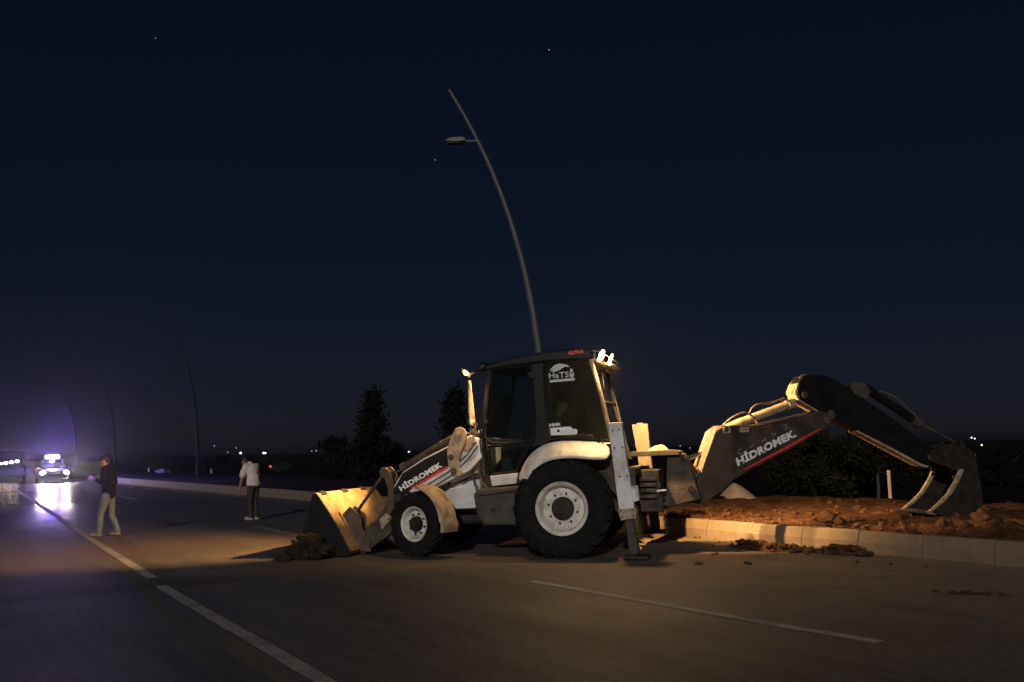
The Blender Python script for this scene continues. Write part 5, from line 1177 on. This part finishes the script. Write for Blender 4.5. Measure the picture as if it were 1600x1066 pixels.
body += hand_prims(LW, (0.9, 0, -0.1), (0, -0.5, -1), 1.0) + hand_prims(RW, (0.9, 0, -0.1), (0, 0.5, -1), 1.0)
p3o = rem(body, 'person', 'skin', None, 0.008, 3, RM3, RM3)
tag(p3o, 'machine operator in dark green shirt seated in the cab, turned towards the rear window', 'person')
eyes_obj(he, p3o, RM3); rem(hh, 'hair', 'hair', p3o, 0.01, 3, None, RM3)
rem([('e', (-0.06, 0, 0.36), (0.15, 0.2, 0.2)), ('e', (-0.1, 0, 0.13), (0.15, 0.19, 0.17)), ('c', (-0.05, 0.18, 0.45), 0.085, (0.04, 0.235, 0.22), 0.068), ('c', (-0.05, -0.18, 0.45), 0.085, (0.04, -0.235, 0.22), 0.068), ('c', (-0.05, 0.15, 0.46), 0.085, (-0.05, -0.15, 0.46), 0.085)], 'shirt', 'green_cloth', p3o, 0.014, 3, None, RM3)
rem([('e', (-0.08, 0, 0.07), (0.14, 0.17, 0.09)), ('c', (-0.06, 0.09, 0.08), 0.095, (0.36, 0.13, 0.06), 0.075), ('c', (0.36, 0.13, 0.06), 0.07, (0.42, 0.13, -0.36), 0.055), ('c', (-0.06, -0.09, 0.08), 0.095, (0.36, -0.13, 0.06), 0.075), ('c', (0.36, -0.13, 0.06), 0.07, (0.42, -0.13, -0.36), 0.055)], 'trousers', 'dark_trouser', p3o, 0.014, 3, None, RM3, 0.009)

# ------------------------------------------------------------------ vehicles in the distance
def car(loc, heading, paint, label, kind, name='car', L=4.4, W=1.76, H=1.46, lamps=True, group=None):
    RM = Matrix.Translation(loc) @ Matrix.Rotation(heading, 4, 'Z'); root = empty(name, RM); fr = Frame(loc, heading)
    h = W / 2
    # lofted body: stations (x, half width, lower z, belt z)
    def loft(stations, nm, m, par, bevel=0.0):
        vs_, fs_ = [], []; n = 12
        for (x, hw, z0, z1, rnd) in stations:
            for (yy, zz) in ((-hw * .86, z0), (-hw, z0 + .1), (-hw * 1.0, z0 + (z1 - z0) * .55), (-hw * .97, z1 - rnd), (-hw * .86, z1), (-hw * .4, z1 + .012), (hw * .4, z1 + .012), (hw * .86, z1), (hw * .97, z1 - rnd), (hw * 1.0, z0 + (z1 - z0) * .55), (hw, z0 + .1), (hw * .86, z0)):
                vs_.append(fr.w(x, yy, zz))
        for i in range(len(stations) - 1):
            for k in range(n): fs_.append((i * n + k, i * n + (k + 1) % n, (i + 1) * n + (k + 1) % n, (i + 1) * n + k))
        fs_ += [tuple(range(n)), tuple(range(len(stations) * n - 1, (len(stations) - 1) * n - 1, -1))]
        mb = MB(); mb.add(vs_, fs_); return mb.build(nm, m, par, smooth=True)
    l2 = L / 2
    if kind == 'sedan':
        body = loft([(-l2, h * .8, .42, .78, .05), (-l2 + .12, h * .93, .28, .9, .06), (-l2 + .8, h, .22, .93, .06), (0, h, .2, .92, .06), (l2 - 1.2, h, .22, .9, .07), (l2 - .35, h * .95, .24, .78, .08), (l2 - .08, h * .85, .26, .66, .08), (l2, h * .72, .36, .58, .06)], 'body', paint, root)
        cab = loft([(-l2 + .45, h * .78, .8, .94, .03), (-l2 + 1.05, h * .74, .8, H - .1, .1), (-.35, h * .74, .8, H, .1), (.35, h * .75, .8, H - .02, .1), (1.15, h * .84, .8, .93, .03)], 'cabin', 'car_glass', root)
        mb = MB(); mb.prism(fr, [(-l2 + 1.0, H - .1), (-.35, H + .01), (.4, H - .005), (.4, H - .05), (-l2 + 1.0, H - .13)], -h * .66, h * .66); rf = mb.build('roof', paint, root, bevel=0.02)
        hz = 0.63
    else:
        body = loft([(-l2, h * .95, .45, 1.5, .05), (-l2 + .1, h, .35, 2.0, .1), (l2 - 1.5, h, .3, 2.05, .1), (l2 - 1.1, h * .98, .3, 1.95, .1), (l2 - .55, h * .96, .3, 1.2, .08), (l2 - .1, h * .92, .32, 1.0, .08), (l2, h * .8, .4, .85, .06)], 'body', paint, root)
        mb = MB(); mb.prism(fr, [(l2 - 1.08, 1.9), (l2 - .62, 1.28), (l2 - .58, 1.3), (l2 - 1.04, 1.92)], -h * .8, h * .8); mb.build('windscreen', 'car_glass', root)
        rf = body; hz = 0.8
    for x in (l2 - .85, -l2 + .85):
        for s_ in (1, -1):
            m4 = fr.m @ Matrix.Translation((x, s_ * (h - .1), .32))
            mb = MB(); mb.lathe(m4, [(-.1, .0), (-.1, .2), (.1 * s_, .2), (.07 * s_, 0)] if s_ > 0 else [(.1, 0), (.1, .2), (-.1, .2), (-.07, 0)], 20); wh = mb.build('wheel', 'dim_galv', root, smooth=True)
            mb = MB(); mb.lathe(m4, [(-.1, .2), (-.11, .26), (-.09, .315), (.09, .315), (.11, .26), (.1, .2)], 24, closed=True); mb.build('tyre', 'rubber', wh, smooth=True)
    mb = MB(); mb.box(fr, l2 - .03, l2 + .02, -h * .4, h * .4, .42, .56); mb.build('grille', 'car_dark', root, bevel=0.01)
    for s_ in (1, -1):
        mb = MB(); mb.ball(fr.w(l2 - .1, s_ * h * .74, hz), (.1, .15, .12), 12, 8, fr.m.to_3x3()); hl = mb.build('headlight', 'headlamp' if lamps else 'car_glass', root, smooth=True)
        if lamps:
            pos = fr.w(l2 + .06, s_ * h * .74, hz)
            spot('headlight_beam', pos, pos + fr.m.to_3x3() @ Vector((1, 0, -0.012)), lamps, (1.0, 0.8, 0.55), 70, 0.9, 0.09, hl)
        mb = MB(); mb.ball(fr.w(-l2 + .06, s_ * h * .76, .78), (.07, .2, .13), 10, 7, fr.m.to_3x3()); mb.build('tail_light', 'tail_red', root, smooth=True)
        mb = MB(); mb.ball(fr.w(.85, s_ * (h + .1), .98), (.06, .1, .06), 8, 6, fr.m.to_3x3()); mb.build('wing_mirror', paint, root, smooth=True)
    tag(root, label, 'car' if kind == 'sedan' else 'van', group)
    return root, fr, rf
CP = at_depth(82, 720, 60.0); CP.z = 0
hd = math.atan2(-CP.y, -CP.x) + R(4)
pc, fpc, prf = car(CP, hd, 'car_white', 'police car with glaring headlights and a lit blue roof beacon', 'sedan', 'police_car', lamps=1800)
mb = MB(); mb.box(fpc, -.35, -.05, -.62, .62, 1.47, 1.51); bar = mb.build('beacon_bar', 'car_dark', pc, bevel=0.01)
for s_ in (1, -1):
    mb = MB(); mb.box(fpc, -.33, -.07, .03 if s_ > 0 else -.42, .42 if s_ > 0 else -.03, 1.51, 1.72); bl = mb.build('beacon_lens', 'beacon_blue', bar, bevel=0.03)
pl = D.lights.new('beacon_light', 'POINT'); pl.energy = 5000; pl.color = (0.16, 0.08, 1.0); pl.shadow_soft_size = 0.15
po = D.objects.new('beacon_light', pl); COL.objects.link(po); po.parent = bar; po.matrix_local = ROOTM[bar].inverted() @ Matrix.Translation(fpc.w(-0.2, 0, 1.86))
# dark van with a row of lamps at the left border
VP = at_depth(16, 720, 66.0); VP.z = 0
vn, fvn, vrf = car(VP, math.atan2(-VP.y, -VP.x), 'car_dark', 'dark van with a row of bright lamps at the left border of the picture', 'van', 'van', L=5.0, W=1.95, lamps=False)
mb = MB(); mb.box(fvn, 1.36, 1.44, -.8, .8, 1.40, 1.46); lb = mb.build('lamp_bar', 'car_dark', vn)
for k in range(4):
    mb = MB(); c = fvn.w(1.98, -.6 + .34 * k, 1.36 - .05 * (3 - k)); mb.ball(c, (.05, .12, .09), 10, 7, fvn.m.to_3x3()); mb.build('bar_lamp', 'amber_lamp', lb, smooth=True)
VP2 = at_depth(-14, 716, 62.0)
# far car with red tail lights on the lower road
fc = at_depth(449, 738, 120); gz = field_z(fc.x, fc.y)
car(Vector((fc.x, fc.y, gz)), R(200) - math.pi, 'car_dark', 'far dark car with two red tail lights beyond the median', 'sedan', 'car', lamps=False)

# ------------------------------------------------------------------ trees and shrubs
def leafcloud(mb, pts, size, rnd):
    for p in pts:
        for _ in range(2):
            a = Vector((rnd.uniform(-1, 1), rnd.uniform(-1, 1), rnd.uniform(-1, 1))).normalized(); b = a.orthogonal().normalized()
            b = Matrix.Rotation(rnd.uniform(0, 6.28), 3, a) @ b; c_ = a.cross(b); s_ = size * rnd.uniform(.6, 1.3)
            o_ = p + Vector((rnd.gauss(0, size), rnd.gauss(0, size), rnd.gauss(0, size * .8)))
            mb.add([o_ - b * s_, o_ + c_ * s_ * .45, o_ + b * s_, o_ - c_ * s_ * .45], [(0, 1, 2, 3)])
def conifer(base, H, Rb, seed, label):
    rnd = random.Random(seed); root = empty('conifer_tree', Matrix.Translation(base))
    mb = MB(); mb.tube([base + Vector((0, 0, -0.1)), base + Vector((0.03, 0, H * .5)), base + Vector((0, 0, H * .97))], [H * .022, H * .014, .01], 9)
    crown = []
    for i in range(int(120 * H / 5)):
        t = rnd.uniform(0.06, 0.98); z = H * t; a = rnd.uniform(0, 6.28)
        r = Rb * (1 - t) ** 1.05 * rnd.uniform(.5, 1.15) + .05
        e = base + Vector((r * math.cos(a), r * math.sin(a), z - r * .12 + rnd.uniform(-.1, .15)))
        s0 = base + Vector((0, 0, z)); mb.tube([s0, e], [.02, .006], 4, cap=False)
        for k in range(int(10 + r * 22)):
            q_ = rnd.uniform(.15, 1.02); crown.append(s0 + (e - s0) * q_ + Vector((rnd.gauss(0, .1), rnd.gauss(0, .1), rnd.gauss(0, .09))))
    mb.build('trunk', 'bark', root, smooth=True)
    mb = MB(); leafcloud(mb, crown, .13, rnd)
    o = quick('crown', mb, 'needle', root); tag(root, label, 'tree', 'dark trees behind the road'); return root
def quick(name, mb, m, parent):
    me = D.meshes.new(name); inv = ROOTM[parent].inverted(); me.from_pydata([inv @ v for v in mb.v], [], mb.f); me.materials.append(M[m])
    o = D.objects.new(name, me); COL.objects.link(o); o.parent = parent; ROOTM[o] = ROOTM[parent]; return o
def broadleaf(base, H, Rw, seed, label, m='leaf', name='broadleaf_tree', cat='tree', trunk=0.3, group='trees beyond the dirt median'):
    rnd = random.Random(seed); root = empty(name, Matrix.Translation(base)); mb = MB(); crown = []
    tb = base + Vector((rnd.uniform(-.1, .1), rnd.uniform(-.1, .1), H * trunk))
    mb.tube([base + Vector((0, 0, -.1)), base + (tb - base) * .5 + Vector((.04, 0, 0)), tb], [H * .026, H * .02, H * .016], 9)
    for i in range(int(16 + H * 3)):
        a = rnd.uniform(0, 6.28); el = rnd.uniform(.05, 1.35); ln = Rw * rnd.uniform(.5, 1.1)
        d = Vector((math.cos(a) * math.cos(el), math.sin(a) * math.cos(el), math.sin(el)))
        e = tb + Vector((d.x * ln, d.y * ln, d.z * (H * (1 - trunk)) * rnd.uniform(.55, 1.0)))
        mid = tb + (e - tb) * .5 + Vector((0, 0, .08 * ln)); mb.tube([tb, mid, e], [.04, .022, .008], 5, cap=False)
        for k in range(3):
            cc = tb + (e - tb) * rnd.uniform(.45, 1.05) + Vector((rnd.gauss(0, .2), rnd.gauss(0, .2), rnd.gauss(0, .15))); rr = rnd.uniform(.2, .42) * Rw * .55
            for q_ in range(42):
                v = Vector((rnd.gauss(0, 1), rnd.gauss(0, 1), rnd.gauss(0, .8))).normalized() * rr * rnd.uniform(.3, 1) ** .5; crown.append(cc + v)
    mb.build('trunk', 'bark', root, smooth=True)
    mb = MB(); leafcloud(mb, crown, .085, rnd); quick('crown', mb, m, root); tag(root, label, cat, group); return root
def tree_at(u, vtop, Y):
    b = at_depth(u, 700, Y); z = field_z(b.x, b.y); t = at_depth(u, vtop, Y); return Vector((b.x, b.y, z)), t.z - z
b, H = tree_at(582, 612, 42); conifer(b, H, 1.9, 1, 'tallest dark conifer behind the loader bucket')
b, H = tree_at(712, 606, 40); conifer(b, H, 1.7, 2, 'dark conifer behind the exhaust stack')
b, H = tree_at(527, 684, 45); broadleaf(b, H, 1.3, 3, 'low dark bush left of the tallest conifer', 'needle', 'bush', 'bush', 0.15, 'dark bushes behind the road')
b, H = tree_at(622, 690, 44); broadleaf(b, H, 1.2, 4, 'low dark bush right of the tallest conifer', 'needle', 'bush', 'bush', 0.15, 'dark bushes behind the road')
b, H = tree_at(1268, 668, 27); broadleaf(b, H, 1.5, 5, 'leafy tree dimly lit below the raised boom')
b, H = tree_at(1366, 660, 29); broadleaf(b, H, 1.5, 6, 'leafy tree with pale bare trunk left of the wooden stake', trunk=0.42)
b, H = tree_at(1325, 690, 31); broadleaf(b, H, 1.3, 8, 'small leafy tree between the two larger ones under the stick', trunk=0.25)
b, H = tree_at(1560, 684, 60); broadleaf(b, H, 2.2, 9, 'dark bush on the horizon right of the digging bucket', 'needle', 'bush', 'bush', 0.15, 'dark bushes behind the road')
b, H = tree_at(1420, 700, 50); broadleaf(b, H, 2.2, 10, 'dark bush behind the stick right of the wooden stake', 'needle', 'bush', 'bush', 0.15, 'dark bushes behind the road')
b, H = tree_at(340, 716, 70); broadleaf(b, H, 2.2, 11, 'dark bush beyond the kerb left of the man in the white T-shirt', 'needle', 'bush', 'bush', 0.15, 'dark bushes behind the road')
b, H = tree_at(480, 722, 62); broadleaf(b, H, 2.2, 12, 'dark bush beyond the kerb above the loader bucket', 'needle', 'bush', 'bush', 0.15, 'dark bushes behind the road')

# stakes and posts
def stake(u, vb, vt, zb, wpx, label, m='stake', nm='wooden_stake', cat='stake'):
    g_ = ground(u, vb, zb); s_, p_ = to_sp(g_); 
    t = at_depth(u, vt, g_.y); ww = wpx / F * g_.y / 2; mb = MB(); fr = Frame(Vector((g_.x, g_.y, 0)), 0.3)
    mb.box(fr, -ww, ww, -ww * .7, ww * .7, zb - 0.15, t.z); o = mb.build(nm, m, bevel=0.004); return tag(o, label, cat)
stake(1391, 777, 735, 0.33, 4, 'thin pale wooden stake standing upright in the dirt behind the kerb')
stake(330, 744, 733, 0.2, 2.2, 'short pale marker post on the median right of the bluish street lamp', 'stake', 'marker_post', 'post')
stake(232, 741, 731, 0.2, 1.8, 'short pale marker post on the median left of the bluish street lamp', 'stake', 'marker_post', 'post')
c = ground(250, 741, 0.25); mb = MB()
for i in range(6): clod_mesh(mb, c + Vector((random.gauss(0, .3), random.gauss(0, .2), .1)), random.uniform(.15, .3), 700 + i)
o = mb.build('rubble_heap', 'tarp', smooth=True); tag(o, 'small pale rubble heap on the median left of the bluish street lamp', 'rubble heap')
c = ground(375, 747, 0.15); mb = MB()
for i in range(7): clod_mesh(mb, c + Vector((-.5 + i * .17, random.gauss(0, .1), .06)), random.uniform(.06, .13), 740 + i)
o = mb.build('rubble_heap', 'tarp', smooth=True); tag(o, 'low pale rubble heap just left of the man in the white T-shirt', 'rubble heap')

# distant lamps of the town along the horizon
CITY = [(335, 697, 600, .5, 'city_dim', 'dim lamp left of the pair of white horizon lamps'), (369, 700, 600, .5, 'city_dim', 'dim lamp just above the left white horizon lamp'), (376, 708, 500, .75, 'city_white', 'white horizon lamp above the bowed head'),
        (411.5, 708, 500, .62, 'city_white', 'left half of the paired white horizon lamps'), (414.5, 708, 500, .62, 'city_white', 'right half of the paired white horizon lamps'), (487, 705, 700, .6, 'city_dim', 'dim lamp left of the low bush'), (494, 704.5, 700, .7, 'city_dim', 'brighter dim lamp left of the low bush'),
        (561, 697, 300, .3, 'city_warm', 'lone lamp shining in front of the tallest conifer'), (639, 706.5, 500, .65, 'city_white', 'white lamp beside the tilt cylinder gland'), (1241, 697, 600, .5, 'city_dim', 'dim lamp below the boom stripe'), (1256, 698, 600, .5, 'city_warm', 'warm lamp below the boom stripe'),
        (1518, 684, 600, .62, 'city_white', 'left lamp of the white pair above the digging bucket'), (1523, 685.5, 600, .55, 'city_white', 'right lamp of the white pair above the digging bucket'), (1534, 695.5, 500, .62, 'city_warm', 'orange lamp right of the digging bucket'), (1063, 697, 600, .55, 'city_dim', 'dim lamp above the kingpost'), (1078, 700, 600, .5, 'city_dim', 'dim lamp right of the kingpost'), (356, 707, 650, .6, 'city_dim', 'dim lamp left of the bowed head')]
for (u, v, Y, r, m, lab) in CITY:
    c = at_depth(u, v, Y); gz = field_z(c.x, c.y); root = empty('distant_lamp', Matrix.Translation((c.x, c.y, gz)))
    mb = MB(); mb.tube([Vector((c.x, c.y, gz - .2)), c - Vector((0, 0, r * .8))], .12, 6); mb.build('post', 'car_dark', root)
    mb = MB(); mb.ball(c, r * 0.72, 10, 7); mb.build('lamp_head', m, root, smooth=True); tag(root, lab, 'lamp', 'lamps of the distant town')
for (u, v, r, lab) in ((858, 78, 2.3, 'star high above the tip of the curved street lamp'), (680, 250, 1.9, 'faint star left of the street lamp arm'), (243, 60, 1.7, 'faint star in the upper left sky')):
    c = at_depth(u, v, 4000); mb = MB(); mb.ball(c, r, 8, 6); o = mb.build('star', 'star', smooth=True); tag(o, lab, 'star')

# ------------------------------------------------------------------ haze added for a glow round the lamps
hm = D.materials.new('haze'); hm.use_nodes = True; n = hm.node_tree.nodes; n.clear()
ho = n.new('ShaderNodeOutputMaterial'); hv = n.new('ShaderNodeVolumePrincipled')
hv.inputs['Color'].default_value = (0.9, 0.92, 0.95, 1); hv.inputs['Density'].default_value = 0.0003; hv.inputs['Anisotropy'].default_value = 0.94
hm.node_tree.links.new(hv.outputs[0], ho.inputs['Volume'])
M['haze'] = hm
mb = MB(); mb.box(Frame((0, 0, 0), 0), -4700, 4700, -4700, 4700, -4.5, 15.0); hz_ = mb.build('haze', 'haze', root=Matrix.Identity(4)); tag(hz_, 'thin haze added over the whole place for a glow round the lamps', kind='stuff')
